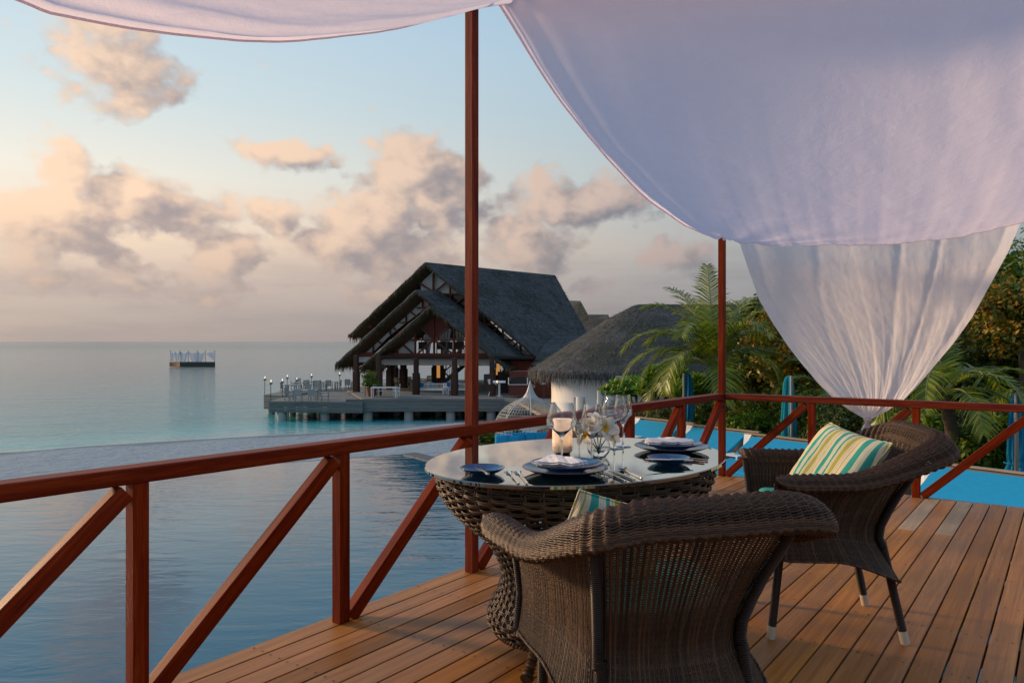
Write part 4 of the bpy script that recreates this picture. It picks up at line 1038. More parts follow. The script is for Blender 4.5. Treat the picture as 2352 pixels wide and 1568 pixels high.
# main gable
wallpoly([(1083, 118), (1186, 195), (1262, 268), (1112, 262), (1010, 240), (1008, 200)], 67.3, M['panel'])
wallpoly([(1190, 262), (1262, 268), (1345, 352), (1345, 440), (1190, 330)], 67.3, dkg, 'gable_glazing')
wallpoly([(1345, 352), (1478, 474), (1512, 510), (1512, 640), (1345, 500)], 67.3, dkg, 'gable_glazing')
wallpoly([(1512, 500), (1600, 575), (1718, 655), (1512, 645)], 67.3, M['panel'])
for s_ in ((1087,128,1087,245), (998,196,1078,248), (1100,248,1168,194), (1190,205,1190,332), (1120,265,1268,266), (1207,337,1275,286), (1401,390,1401,505), (1365,453,1470,452), (1416,526,1484,468), (1512,482,1512,620), (1470,546,1592,545), (1530,626,1608,556), (1620,562,1620,642)):
    stick(*s_, 67.0, .15)
stick(1536, 655, 1745, 655, 66.8, .55, 'tie_beam')
stick(648, 462, 712, 462, 66.6, .30, 'tie_beam')
# middle gable
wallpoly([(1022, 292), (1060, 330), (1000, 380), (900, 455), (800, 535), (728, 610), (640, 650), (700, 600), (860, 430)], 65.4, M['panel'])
for s_ in ((1021,290,1021,352), (920,388,920,445), (822,455,822,515), (718,540,718,620), (940,366,985,405), (815,448,866,492), (722,528,770,572), (985,350,1040,350), (880,440,925,440), (690,560,720,560)): stick(*s_, 65.1, .13)
stick(585, 634, 720, 634, 65.0, .34, 'tie_beam')
# front gable
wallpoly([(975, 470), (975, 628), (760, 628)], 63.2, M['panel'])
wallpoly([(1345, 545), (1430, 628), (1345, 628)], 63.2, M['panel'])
wallpoly([(1090, 372), (1000, 458), (1090, 548), (1184, 462)], 63.1, mdr, 'louvre_backing')
for i in range(20):
    yy = 388 + i * 8.2; hw = (yy - 372) * 1.04 if yy < 460 else (548 - yy) * 1.02
    if hw > 4: beam('louvre', G1(1090 - hw, yy, 62.95), G1(1090 + hw * 1.03, yy, 62.95), .10, .05, mat('louvre_red', (.17,.035,.02), .6) if i == 0 else bpy.data.materials['louvre_red'], pav, 0)
for s_ in ((1091,372,1091,632), (976,468,976,632), (1214,468,1214,632), (865,545,865,632), (1088,548,990,630), (1094,548,1202,630), (1000,458,1090,548), (1184,462,1092,548), (868,546,962,630), (1226,630,1290,575), (866,546,1330,546), (1345,545,1345,632)): stick(*s_, 62.9, .14)
stick(740, 645, 1442, 645, 62.7, .50, 'tie_beam')
# rolled white blinds under the beam
wb_m = M['panel'].copy(); wb_m.name = 'rolled_white_blind'; wb_m.node_tree.nodes['Principled BSDF'].inputs['Roughness'].default_value = .9
for x0, x1, y0, y1, Y in ((757,966,656,694,62.75), (985,1206,657,696,62.75), (1226,1432,660,698,62.75), (628,702,648,678,65.1)):
    a_ = G1(x0, y0, Y); b_ = G1(x1, y0, Y); h_ = a_.z - G1(x0, y1, Y).z
    mb = MB().slab([a_, b_, b_ - V3(0, 0, h_), a_ - V3(0, 0, h_)], nG * .04); mb.tube([a_ - V3(0, 0, h_), b_ - V3(0, 0, h_)], .09, 10)
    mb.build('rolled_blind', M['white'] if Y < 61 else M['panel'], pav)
# floor slabs
fl_pts = [G1(585, 868, 62.6), G1(740, 880, 59.8), G1(1690, 905, 58.0), Vector((16, 62, 0)), Vector((16, 84, 0)), Vector((-12, 88, 0))]
for p in fl_pts: p.z = ZD
MB().slab(fl_pts, (0, 0, -.2)).build('dining_floor', M['oldwood'], pav)
# columns
def column(px, pyb, pyt, w_, d=None, parent=pav, z0=ZD, pyr=None):
    q = P(px, pyb, z0) if d is None else Q(px, pyb, d); q.z = z0; zt = Q(px, pyt, q.y).z
    mb = MB().box((q.x, q.y, (z0 + zt) / 2), (w_, w_, zt - z0), rz=-.34)
    mb.box((q.x, q.y, z0 + .9), (w_ + .14, w_ + .14, 1.8), rz=-.34)
    return mb.build('column', M['column'], parent, bevel=.02)
column(818.5, 900.5, 815, .34)
for x_, yb, yt in ((752, 884, 640), (981, 881, 655), (1216, 886, 655), (1446, 889, 640)):
    px, py = c1(x_, yb); column(px, py, c1(0, yt)[1], .34)
for x_, w_, d_ in ((716,.45,72), (820,.4,69), (850,.45,74), (903,.48,71), (1096,.42,76), (1133,.45,72), (1300,.4,71), (1480,.4,70), (1530,.4,68)):
    px, py = c1(x_, 850); column(px, py, c1(0, 668)[1], w_, d_)
for x_, y_ in ((752, 708), (822, 708), (1438, 705)):                       # speakers on the columns
    q = G1(x_ + 16, y_, 59.9 if x_ != 822 else 66); MB().box(q, (.5, .4, .35)).build('speaker_box', M['black'], pav)
# upper floor inside, ceiling beams, hanging curtains
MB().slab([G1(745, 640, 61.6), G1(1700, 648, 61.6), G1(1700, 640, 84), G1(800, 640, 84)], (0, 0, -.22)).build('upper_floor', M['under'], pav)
for x_ in (1052, 1150, 1165, 1250):
    a_ = G1(x_, 478, 70); mb = MB(); gx_ = np.linspace(-1, 1, 11); 
    for i in range(10):
        z0_, z1_ = a_.z, a_.z - 2.6
        for (zz0, zz1, w0, w1) in ((z0_, z0_ - 1.2, .55, .35), (z0_ - 1.2, z1_, .35, .16)):
            mb.add([(a_.x + gx_[i] * w0, a_.y + .1 * math.sin(i * 2.), zz0), (a_.x + gx_[i+1] * w0, a_.y + .1 * math.sin(i * 2. + 2), zz0), (a_.x + gx_[i+1] * w1, a_.y + .05 * math.sin(i * 2. + 2), zz1), (a_.x + gx_[i] * w1, a_.y + .05 * math.sin(i * 2.), zz1)], [(0, 1, 2, 3)])
    mb.build('drape', M['panel'], pav)
for x_ in (905, 940, 1010, 1035, 1120, 1150, 1190, 1235, 1260):
    p = G1(x_, 630, 66); mb = MB()
    mb.box(p + V3(0, 0, .75), (.45, .06, .65)); mb.box(p + V3(0, .2, .42), (.45, .45, .06)); 
    for sx_ in (-.2, .2): mb.box(p + V3(sx_, 0, .2), (.05, .05, .4)); mb.box(p + V3(sx_, .4, .2), (.05, .05, .4))
    mb.build('upstairs_chair', M['black'], pav)
# staircase
a_ = G1(1140, 815, 66); b_ = G1(1290, 690, 66); stp = MB()
for o_ in (0, .9): stp.bar(a_ + V3(0, o_, 0), b_ + V3(0, o_, 0), .08, .3); stp.bar(a_ + V3(0, o_, 1.0), b_ + V3(0, o_, 1.0), .06, .08)
for i in range(12): q = a_.lerp(b_, (i + .5) / 12) + V3(0, .45, .12); stp.box(q, (.42, .9, .06)); stp.bar(q + V3(0, -.45, 0), q + V3(0, -.45, .95), .04, .04)
stp.bar(G1(1140, 735, 66), G1(1220, 800, 66), .1, .1); stp.bar(G1(1165, 700, 66), G1(1150, 820, 66), .1, .1)
stp.build('staircase', mat('black_brown_stair', (.02,.012,.01), .6), pav)
# lit wall of the service core, its lamplight put in as emission
lm = mat('lamplight_glow_panel', (.5,.25,.08)); lm.node_tree.nodes['Principled BSDF'].inputs['Emission Color'].default_value = (1,.45,.12,1); lm.node_tree.nodes['Principled BSDF'].inputs['Emission Strength'].default_value = .45
q = G1(1117, 735, 68); MB().box(q, (.3, .2, 1.3)).build('glowing_wall_strip', lm, pav)
q = G1(1482, 725, 66); MB().box(q, (.35, .2, 1.0)).build('glowing_wall_strip', lm, pav)
# bar kiosk and louvred wall on the right
def gbox(x0, y0, x1, y1, Y0, dp, m, name, parent=pav):
    a_ = G1(x0, y0, Y0); b_ = G1(x1, y1, Y0); c_ = G1(x1, y0, Y0); z1 = b_.z
    return MB().slab([a_, c_, Vector((c_.x, c_.y, z1)), Vector((a_.x, a_.y, z1))], -nG * dp).build(name, m, parent)
gbox(1547, 820, 1668, 888, 58.6, 1.8, M['darkred'], 'counter_front'); gbox(1552, 738, 1668, 776, 58.6, 1.8, M['darkred'], 'counter_head')
gbox(1547, 776, 1664, 820, 58.9, .9, dkg, 'counter_window')
for s_ in ((1547,776,1547,820), (1547,819,1664,819), (1663,776,1663,820)): stick(*s_, 58.5, .05, 'window_frame', M['white'])
gbox(1704, 758, 1812, 902, 59.2, .25, mdr, 'side_wall')
for i in range(9): stick(1706, 800 + i * 11, 1810, 800 + i * 11, 59.1, .05, 'louvre', bpy.data.materials['louvre_red'])
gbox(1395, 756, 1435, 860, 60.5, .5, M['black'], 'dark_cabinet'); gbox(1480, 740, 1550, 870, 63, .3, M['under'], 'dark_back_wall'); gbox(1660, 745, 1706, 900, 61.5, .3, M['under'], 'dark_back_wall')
gbox(1560, 672, 1735, 742, 62.5, .3, mdr, 'side_wall')

# ---------------------------------------------------- jetty deck of the restaurant
jet = thing('restaurant_jetty', 'weathered grey timber jetty deck on concrete piles carrying the restaurant terrace', 'jetty', (-8, 60, ZL))
fl = [P(*c2(150, 460), ZL), P(*c2(1120, 468), ZL), P(*c2(1180, 430), ZL) + V3(0, 1, 0), Vector((-6, 72, ZL)), Vector((-8, 84, ZL)), P(*c2(885, 314), ZL), P(*c2(250, 385), ZL), P(*c2(320, 405), ZL)]
MB().slab(fl, (0, 0, -.12)).build('lower_deck', M['oldwood'], jet)
wl = [P(*c2(86, 388), ZL + .1), P(*c2(255, 384), ZL + .1), P(*c2(330, 402), ZL + .1), P(*c2(290, 428), ZL + .1), P(*c2(255, 424), ZL + .1), P(*c2(86, 392), ZL + .1)]
up = [Vector((-11.45, 57.4, ZD + .001)), Vector((-.6, 57.4, ZD + .001)), Vector((4.6, 53.4, ZD + .001)), Vector((7.5, 55, ZD + .001)), Vector((10, 62, ZD + .001)), fl_pts[2] + V3(0, 0, .001), fl_pts[1] + V3(0, 0, .001), fl_pts[0] + V3(-.3, -.3, .001)]
MB().slab(up, (0, 0, -.14)).build('upper_deck', M['oldwood'], jet)
def fascia(a_, b_, z1, n_, hh, gap=.02):
    a_ = Vector(a_); b_ = Vector(b_)
    for i in range(n_): beam('fascia_board', Vector((a_.x, a_.y, z1 - (i + .5) * (hh + gap))), Vector((b_.x, b_.y, z1 - (i + .5) * (hh + gap))), .06, hh, M['oldwood'], jet, 0)
fascia(fl[0] + V3(0, -.05, 0), fl[1] + V3(0, -.05, 0), ZL, 4, .19)
fascia(Vector((-12.7, 57.2, 0)), Vector((-.6, 57.3, 0)), ZD, 4, .22)
fascia(Vector((-.6, 57.3, 0)), Vector((4.6, 53.3, 0)), ZD, 4, .19)
fascia(fl[0] + V3(-.05, 0, 0), fl[7] + V3(-.05, 0, 0), ZL, 4, .19)
a_ = P(*c2(84, 390), ZL + .12); b_ = P(*c2(285, 400), ZL + .12)
fascia(a_, b_, ZL + .12, 5, .22); MB().slab([a_, b_, b_ + V3(1.5, 5, 0), a_ + V3(.2, 5, 0)], (0, 0, -.1)).build('side_platform', M['oldwood'], jet)
for x_ in (646, 745.5, 844, 938, 1034.6, 1128):
    q = P(x_, 966, -4.9); MB().tube([(q.x, q.y + .2, -6.2), (q.x, q.y + .2, ZL - .78 if x_ < 900 else ZD - .9)], .36, 20).build('pile', M['concrete'], jet, smooth=True)
for row, (d_, x0, st_, n_) in enumerate(((61.5, 672, 48, 11), (65.5, 664, 47, 11), (70, 690, 44, 11))):
    for i in range(n_):
        q = Q(x0 + st_ * i, 930, d_); MB().tube([(q.x, q.y, -6.2), (q.x, q.y, ZL - .15)], .27, 12).build('pile', M['concrete'], jet, smooth=True)
q = P(*c2(160, 590), -4.9); MB().tube([(q.x, q.y, -6), (q.x, q.y, ZL - .2)], .3, 12).build('pile', M['concrete'], jet, smooth=True)
for i in range(26):                              # cross joists under the deck, dark
    pass
jb = MB()
for i in range(14): jb.bar((-18.3 + i * 1.3, 57.9 + .02 * i, ZL - .28), (-19.5 + i * 1.45, 72, ZL - .28), .14, .3)
jb.build('joist_frame', M['under'], jet)
for yy in (60.2, 63.5, 67.5): MB().bar((-19, yy, ZL - .38), (6 if yy < 62 else 12, yy - .5, ZL - .38), .16, .5).build('shade_board', M['under'], jet)  # added dark boards standing in for the shade under the deck
MB().bar((-15.5, 69.5, -4.35), (14, 69, -4.35), .2, 1.5).build('shade_board', M['under'], jet)  # deep dark board added to close off the bright gap between the piles
MB().bar(P(*c2(990, 374), ZD - .08), P(*c2(1120, 376), ZD - .08) + V3(1.2, -1.6, 0), .5, .22).build('step', M['oldwood'], jet)
# sunlit walkway to the beach
wk = thing('boardwalk', 'pale timber boardwalk leading down beside the white hut', 'boardwalk', (6, 50, -3.2))
a_, b_, c_, d_ = P(1176, 917, -3.35), P(1236, 913, -3.35), P(1345, 960, -3.35), P(1250, 958, -3.35)
for i in range(26):
    f0, f1_ = i / 26, (i + .88) / 26; MB().slab([a_.lerp(d_, f0), b_.lerp(c_, f0), b_.lerp(c_, f1_), a_.lerp(d_, f1_)], (0, 0, -.08)).build('plank', M['deckworn'], wk)
for s_ in (0, 1):
    e = [(b_, c_), (a_, d_)][s_]; MB().bar(e[0] + V3(0, 0, .02), e[1] + V3(0, 0, .02), .1, .2).build('edge_board', M['deckworn'], wk)

# ---------------------------------------------------- white hut with a low hipped thatch roof
hut = thing('thatched_hut', 'low white walled hut with a broad grey hipped thatch roof behind the wine glasses', 'hut', (9.6, 50, -3.4))
HC = Vector((12.0, 49.6, 0)); nh = 48
def hring(rx, ry, z, hx=0., ex=2.8):
    o = []
    for i in range(nh):
        a = 2 * PI * i / nh; ca, sa = math.cos(a), math.sin(a); k = (abs(ca) ** ex + abs(sa) ** ex) ** (-1 / ex); o.append(HC + Vector((rx * k * ca + hx, ry * k * sa, z)))
    return o
rings = [hring(10.75, 6.9, -1.02), hring(10.85, 7.0, -.72), hring(9.9, 6.1, -.12), hring(8.0, 4.4, 1.15), hring(5.6, 2.1, 2.72), hring(3.9, .45, 3.60), hring(3.6, .12, 3.66)]
v = [p for r_ in rings for p in r_]; f = [(k*nh+i, k*nh+(i+1)%nh, (k+1)*nh+(i+1)%nh, (k+1)*nh+i) for k in range(len(rings)-1) for i in range(nh)] + [tuple(range(nh))[::-1], tuple((len(rings)-1)*nh + i for i in range(nh))]
mesh_obj('roof', [tuple(p) for p in v], f, M['thatch'], hut, smooth=False)
for i in range(nh):
    if math.sin(2 * PI * (i + .5) / nh) < .35:
        for k in (1, 2, 3, 4): q = [rings[k][i], rings[k][(i+1)%nh], rings[k+1][(i+1)%nh], rings[k+1][i]]; shag(q, [80, 120, 90, 45][k-1], L=.36, w=.020, lift=.05, seed=100+i*5+k)
    fringe(rings[1][i], rings[1][(i+1)%nh], 110, .62, .026, (0, 0, .6), 300+i, .5, strands)
flush(strands, 'loose_thatch', M['strand'], hut)
wv_ = hring(9.3, 5.2, -3.6, 0, 5.); wt_ = hring(9.3, 5.2, -.62, 0, 5.)
mesh_obj('wall', [tuple(p) for p in wv_ + wt_], [(i, (i+1)%nh, nh+(i+1)%nh, nh+i) for i in range(nh)], M['plaster'], hut, smooth=True)
sgn = Q(1433, 873, 42); MB().box(sgn, (.9, .05, .5)).build('wall_sign', M['panel'], hut)
# ================================================================== FURNITURE ON THE JETTY
def slat_chair(name, label, m, group):
    o = MB(); z = .44
    for sx in (-.25, .25):
        o.bar((sx, -.24, 0), (sx * .96, -.30, .95), .05, .05); o.bar((sx, .24, 0), (sx, .24, .66), .05, .05); o.bar((sx, -.27, .66), (sx, .28, .66), .06, .04)
    o.box((0, 0, z), (.5, .5, .05)); o.bar((-.25, -.30, .93), (.25, -.30, .93), .05, .10, up=(0, 0, 1)); o.bar((-.25, -.265, .5), (.25, -.265, .5), .04, .06)
    for i in range(7): x = -.19 + i * .0633; o.bar((x, -.265, .5), (x, -.30, .9), .048, .03)
    ob = o.build(name, m, None); tag(ob, label, 'chair', None); return ob
ch_g = slat_chair('slatted_armchair', '', M['greychair'], None); first = True
def put(src, px, py, rz, label, cat, z=ZL, group=None, first_=[True]):
    q = P(*c2(px, py), z)
    if src.get('used'): o = src.copy(); COL.objects.link(o)
    else: o = src; src['used'] = 1
    o.location = q; o.rotation_euler = (0, 0, rz); tag(o, label, cat, group); return o
GC = 'grey slatted armchairs on the restaurant jetty'
for (x, y, rz, lab) in ((353, 455, -1.9, 'grey slatted armchair at the left end of the front jetty table, side on'), (443, 462, .1, 'grey slatted armchair with its back to us, left of two at the front jetty table'),
    (597, 462, -.1, 'grey slatted armchair with its back to us, right of two at the front jetty table'), (722, 458, 1.7, 'grey slatted armchair at the right end of the front jetty table'),
    (530, 402, 3.0, 'grey slatted armchair facing us behind the front jetty table'), (640, 404, 3.2, 'second grey slatted armchair facing us behind the front jetty table'),
    (300, 372, -1.6, 'grey slatted armchair beside the leftmost pair of jetty torches'), (400, 345, -1.2, 'grey slatted armchair at the jetty table near the left edge'), (440, 322, .3, 'grey slatted armchair half hidden behind a torch in the middle of the jetty'),
    (530, 345, .2, 'grey slatted armchair in the middle row of the jetty'), (590, 330, -1.3, 'grey slatted armchair left of the middle jetty torch'), (632, 350, .1, 'grey slatted armchair under the middle jetty torch'),
    (705, 348, -1.6, 'grey slatted armchair facing right at the back jetty table'), (768, 345, 0, 'grey slatted armchair with its back to us at the back jetty table'), (858, 343, 1.6, 'grey slatted armchair facing left under the tallest jetty torch'),
    (968, 333, 0, 'lone grey slatted armchair at the round table near the potted shrub'), (1040, 328, 1.6, 'grey slatted armchair half hidden behind the first pavilion column')):
    put(ch_g, x, y, rz, lab, 'chair', group=GC)
for (x, y, rz, lab) in ((1345, 312, -1.3, 'wooden armchair inside the pavilion beside the first speaker column'), (1450, 312, .4, 'wooden armchair inside the pavilion between two columns'), (1503, 308, 1.5, 'dark armchair inside the pavilion left of the stone column'),
    (1610, 305, 0, 'armchair inside the pavilion behind the left white bench'), (1655, 305, 1.5, 'armchair inside the pavilion just left of the thick wooden column'), (1752, 292, -1.5, 'armchair inside the pavilion above the left white bench'), (1818, 292, .2, 'armchair inside the pavilion at the foot of the stairs')):
    put(ch_g, x, y, rz, lab, 'chair', z=ZD, group='armchairs inside the pavilion')
def table(name, label, px, py, z, m, w_=1.2, d_=.8, h=.75, rz=0., rnd=False, tq=None):
    q = P(*c2(px, py), z); t = thing(name, label, 'table', q, rz)
    if rnd:
        MB().tube([(0, 0, h - .04), (0, 0, h)], w_ / 2, 24).build('tabletop', m, t, world=False); MB().tube([(0, 0, 0), (0, 0, h - .04)], .05, 10).build('pedestal', m, t, world=False)
        for a in (0, PI / 2): MB().box((0, 0, .03), (.7, .08, .06), rz=a).build('base_bar', m, t, world=False)
    else:
        MB().box((0, 0, h - .03), (w_, d_, .06)).build('tabletop', m, t, world=False)
        for sx in (-1, 1):
            for sy in (-1, 1): MB().box((sx * (w_ / 2 - .06), sy * (d_ / 2 - .06), (h - .06) / 2), (.09, .09, h - .06)).build('leg', m, t, world=False)
    return t
table('patio_table', 'grey dining table at the front of the jetty, laid with glasses', 520, 436, ZL, M['greychair'], 1.9, .9)
table('patio_table', 'grey dining table at the left of the jetty, behind the front one', 395, 372, ZL, M['greychair'], 1.3, .9)
table('patio_table', 'grey dining table in the middle row of the jetty', 480, 345, ZL, M['greychair'], 1.3, .9)
table('patio_table', 'grey dining table at the back of the jetty', 770, 335, ZL, M['greychair'], 1.5, .9)
table('patio_table', 'small round table near the potted shrub on the jetty', 968, 326, ZL, M['greychair'], 1.2, rnd=True)
table('patio_table', 'dark table inside the pavilion behind the stone column', 1545, 300, ZD, M['under'], 1.3, .8)
table('white_table', 'white square table beside the potted shrub', 1348, 420, ZD, M['white'], 2.0, .9, .82)
GW = None
for (x, y, rz, lab) in ((1282, 408, -2.0, 'pale slatted chair left of the white table by the potted shrub'), (1472, 408, 1.7, 'pale slatted chair right of the white table by the potted shrub')):
    o = ch_g.copy(); o.data = ch_g.data.copy(); o.data.materials[0] = M['white']; COL.objects.link(o); o.name = 'white_chair'; q = P(*c2(x, y), ZD); o.location = q; o.rotation_euler = (0, 0, rz); tag(o, lab, 'chair'); o['group'] = 'white chairs by the potted shrub'
# benches
def bench(px, py, w_, lab):
    q = P(*c2(px, py), ZD); t = thing('white_bench', lab, 'bench', q, -.1)
    MB().box((0, .3, .42), (w_, .65, .06)).build('seat', M['white'], t, world=False)
    for i in range(int(w_ / .11)): MB().box((-w_/2 + .05 + i * .11, 0, .62), (.035, .03, .5)).build('slat', M['white'], t, world=False)
    for z in (.36, .89): MB().box((0, 0, z), (w_ + .06, .06, .07)).build('rail', M['white'], t, world=False)
    for sx in (-1, 1):
        for y_ in (0, .6): MB().box((sx * w_ / 2, y_, .44 if y_ == 0 else .32), (.07, .07, .88 if y_ == 0 else .64)).build('leg', M['white'], t, world=False)
        MB().bar((sx * w_ / 2, 0, .65), (sx * w_ / 2, .6, .65), .06, .05).build('armrest', M['white'], t, world=False)
    for i in range(max(1, int(w_ / .9))): pillow('blue_cushion', 'blue cushion at %s of the %s' % (['the left end', 'the middle'][i % 2], 'white bench left of the tall post' if 'left of' in lab else 'white bench crossed by the tall post'), frame(q + V3(-w_/2 + .5 + i * .75, .12, .78), (1, 0, 0), (0, -.1, 1)), .5, .45, .16, M['bluedk'], 'cushion')
bench(1840, 388, 1.75 * 1.6 / 1.1, 'white slatted bench with blue cushions, left of the tall front post'); bench(2115, 386, 2.4, 'white slatted bench with blue cushions, partly behind the tall front post')
table('side_table', 'small white side table between the two white benches', 1994, 388, ZD, M['white'], .55, .5, .6)
# menu stand on the right
q = P(*c1(1490, 893), ZD); t_ = thing('menu_stand', 'white menu stand with a slanted top in front of the bar', 'stand', q)
MB().box((0, 0, .55), (.16, .16, 1.1)).build('post', M['white'], t_, world=False); MB().box((0, 0, 1.18), (1.0, .5, .05), rx=.25).build('slanted_top', M['white'], t_, world=False); MB().box((0, 0, .03), (.5, .4, .06)).build('base', M['white'], t_, world=False)
q = P(*c1(1425, 890), ZD); t_ = thing('easel', 'white easel leaning beside the menu stand', 'easel', q)
MB().bar((.0, 0, 0), (.35, .1, 1.5), .06, .05).build('leg', M['white'], t_, world=False); MB().bar((.3, .3, 0), (.35, .1, 1.5), .06, .05).build('leg', M['white'], t_, world=False); MB().box((.2, .0, 1.2), (.5, .05, .4), ry=-.3).build('board', M['white'], t_, world=False)
# torches
flm = mat('torch_flame', (1,.6,.3)); bb_ = flm.node_tree.nodes['Principled BSDF']; bb_.inputs['Emission Color'].default_value = (1,.72,.42,1); bb_.inputs['Emission Strength'].default_value = 1.6
def torch(base, ztop, lab, lit=True, grp='garden torches'):
    t = thing('torch', lab, 'torch', base); h = ztop - base.z
    MB().tube([(0, 0, 0), (0, 0, h)], .025, 8).build('pole', M['black'], t, world=False)
    MB().lathe([(.03, h - .04), (.13, h + .02), (.16, h + .09), (.12, h + .15), (.05, h + .17), (0, h + .17)], n=14).build('burner', M['alu'], t, smooth=True, world=False)
    if lit: MB().lathe([(0, h + .17), (.045, h + .21), (.035, h + .28), (0, h + .38)], (.02, 0, 0), n=8).build('flame', flm, t, smooth=True, world=False)
    t['group'] = grp
for (x, yt, yb, lab) in ((92, 240, 385, 'leftmost lit torch at the tip of the jetty'), (155, 280, 448, 'lit torch at the front left corner of the jetty'), (275, 268, 420, 'lit torch just left of the front jetty table'), (328, 222, 345, 'lit torch behind the chairs at the left of the jetty'),
        (427, 248, 330, 'short lit torch among the jetty tables'), (582, 208, 320, 'lit torch at the back edge in the middle of the jetty'), (877, 192, 316, 'lit torch at the back edge nearest the pavilion'), (1146, 195, 440, 'unlit torch in front of the potted shrub'), (1518, 168, 300, 'torch seen through the pavilion between its columns')):
    base = P(*c2(x, yb), ZL); torch(base, Q(*c2(x, yt), base.y).z, lab, 'unlit' not in lab, 'torches around the jetty')
for (x, yt, yb, lab) in ((1475, 822, 905, 'lit torch standing before the menu stand'), (1697, 838, 945, 'tall silver torch right of the bar kiosk'), (1763, 822, 915, 'silver torch before the dark louvred wall')):
    base = P(*c1(x, yb), ZD); torch(base, Q(*c1(x, yt), base.y).z, lab, 'lit torch' in lab, 'torches around the jetty')

# ================================================================== LEAF BUILDERS
def leaves(centers, normals, L, Wd, r, droop=.2, fold=.25):
    """folded leaf blades, 4 triangles each"""
    n = len(centers); N_ = normals / (np.linalg.norm(normals, axis=1, keepdims=True) + 1e-9)
    t_ = r.normal(0, 1, (n, 3)); t_ -= N_ * (t_ * N_).sum(1, keepdims=True); t_ /= np.linalg.norm(t_, axis=1, keepdims=True) + 1e-9
    t_[:, 2] -= droop; b_ = np.cross(N_, t_); l = (L * r.uniform(.6, 1.3, n))[:, None]; w_ = (Wd * r.uniform(.7, 1.25, n))[:, None]
    p0 = centers; p2 = centers + t_ * l; mid = centers + t_ * l * .5; pl = mid + b_ * w_ + N_ * w_ * fold; pr = mid - b_ * w_ + N_ * w_ * fold
    v = np.stack([p0, pl, p2, pr], 1).reshape(-1, 3); i = np.arange(n)[:, None] * 4
    return v, np.concatenate([i + [0, 3, 2, 2], i + [0, 2, 1, 1]], 0)
def trimesh(v, quads):                      # quads with repeated last index -> tris
    return v, quads[:, :3]
def clump_pts(c, rad, n, r, clumps=26, cs=.42, shell=.5):
    c = np.array(c); rad = np.array(rad)
    d = r.normal(0, 1, (clumps, 3)); d /= np.linalg.norm(d, axis=1, keepdims=True); k = c + d * rad * r.uniform(shell, 1., (clumps, 1)); sz = r.uniform(.5, 1.25, clumps)
    w_ = r.integers(0, clumps, n); o = r.normal(0, 1, (n, 3)); o /= np.linalg.norm(o, axis=1, keepdims=True)
    p = k[w_] + o * (cs * rad.mean() * sz[w_])[:, None] * r.uniform(.35, 1.05, (n, 1)) * np.array([1, 1, .75]); nr = o * .8 + np.array([0, 0, .7]) + r.normal(0, .45, (n, 3))
    return p, nr, k
def bush(name, label, cat, c, rad, n, L, Wd, m, seed, clumps=26, trunk=None, group=None, cs=.42, zg=-2.3):
    r = np.random.default_rng(seed); p, nr, k = clump_pts(c, rad, n, r, clumps, cs)
    t = thing(name, label, cat, (c[0], c[1], zg), 0, group)
    mesh_obj('crown' if trunk else 'foliage', *trimesh(*leaves(p, nr, L, Wd, r)), m, t)
    mb = MB(); base = Vector((c[0], c[1], zg - .1)); fork = Vector((c[0], c[1], c[2] - rad[2] * .55))
    if trunk: mb.tube([base, base.lerp(fork, .5) + V3(.12, .05, 0), fork], [trunk, trunk * .8, trunk * .65], 9)
    for i in range(min(len(k), 14)):
        q = Vector(k[i]); s_ = fork if trunk else base; tr_ = trunk or .05; mb.tube([s_, s_.lerp(q, .55) + V3(0, 0, .1 * rad[2]), q], [tr_ * .45, tr_ * .28, tr_ * .1], 6)
    mb.build('trunk' if trunk else 'branches', M['branch'], t, smooth=True); return t
def rosette_bush(name, label, cat, c, rad, nros, L, Wd, m, seed, group=None, zg=-2.3):
    r = np.random.default_rng(seed); d = r.normal(0, 1, (nros, 3)); d[:, 2] = np.abs(d[:, 2]) * .9 - .15; d /= np.linalg.norm(d, axis=1, keepdims=True)
    k = np.array(c) + d * np.array(rad) * r.uniform(.55, 1.0, (nros, 1)); lv = []; 
    for i in range(nros):
        ax = d[i] * .6 + np.array([0, 0, .9]) + r.normal(0, .2, 3); ax /= np.linalg.norm(ax); q = r.normal(0, 1, 3); e1 = np.cross(ax, q); e1 /= np.linalg.norm(e1); e2 = np.cross(ax, e1)
        for j in range(9):
            a = j * 2.4; up = .25 + .1 * j / 2; o = (e1 * math.cos(a) + e2 * math.sin(a)) * (1 - up * .5) + ax * up; o /= np.linalg.norm(o); s_ = np.cross(o, ax); s_ /= np.linalg.norm(s_) + 1e-9; nn = np.cross(s_, o); l = L * r.uniform(.7, 1.2)
            p0 = k[i]; lv += [p0, p0 + o * l * .62 + s_ * Wd, p0 + o * l, p0 + o * l * .62 - s_ * Wd]
    v = np.array(lv); n = len(v) // 4; i4 = np.arange(n)[:, None] * 4; t = thing(name, label, cat, (c[0], c[1], zg), 0, group)
    mesh_obj('foliage', v, np.concatenate([i4 + [0, 3, 2], i4 + [0, 2, 1]], 0), m, t)
    mb = MB()
    for i in range(12): mb.tube([(c[0], c[1], zg - .1), Vector(k[i]) * .5 + V3(c[0], c[1], zg + .1) * .5, Vector(k[i])], [.05, .03, .015], 5)
    mb.build('branches', M['branch'], t); return t
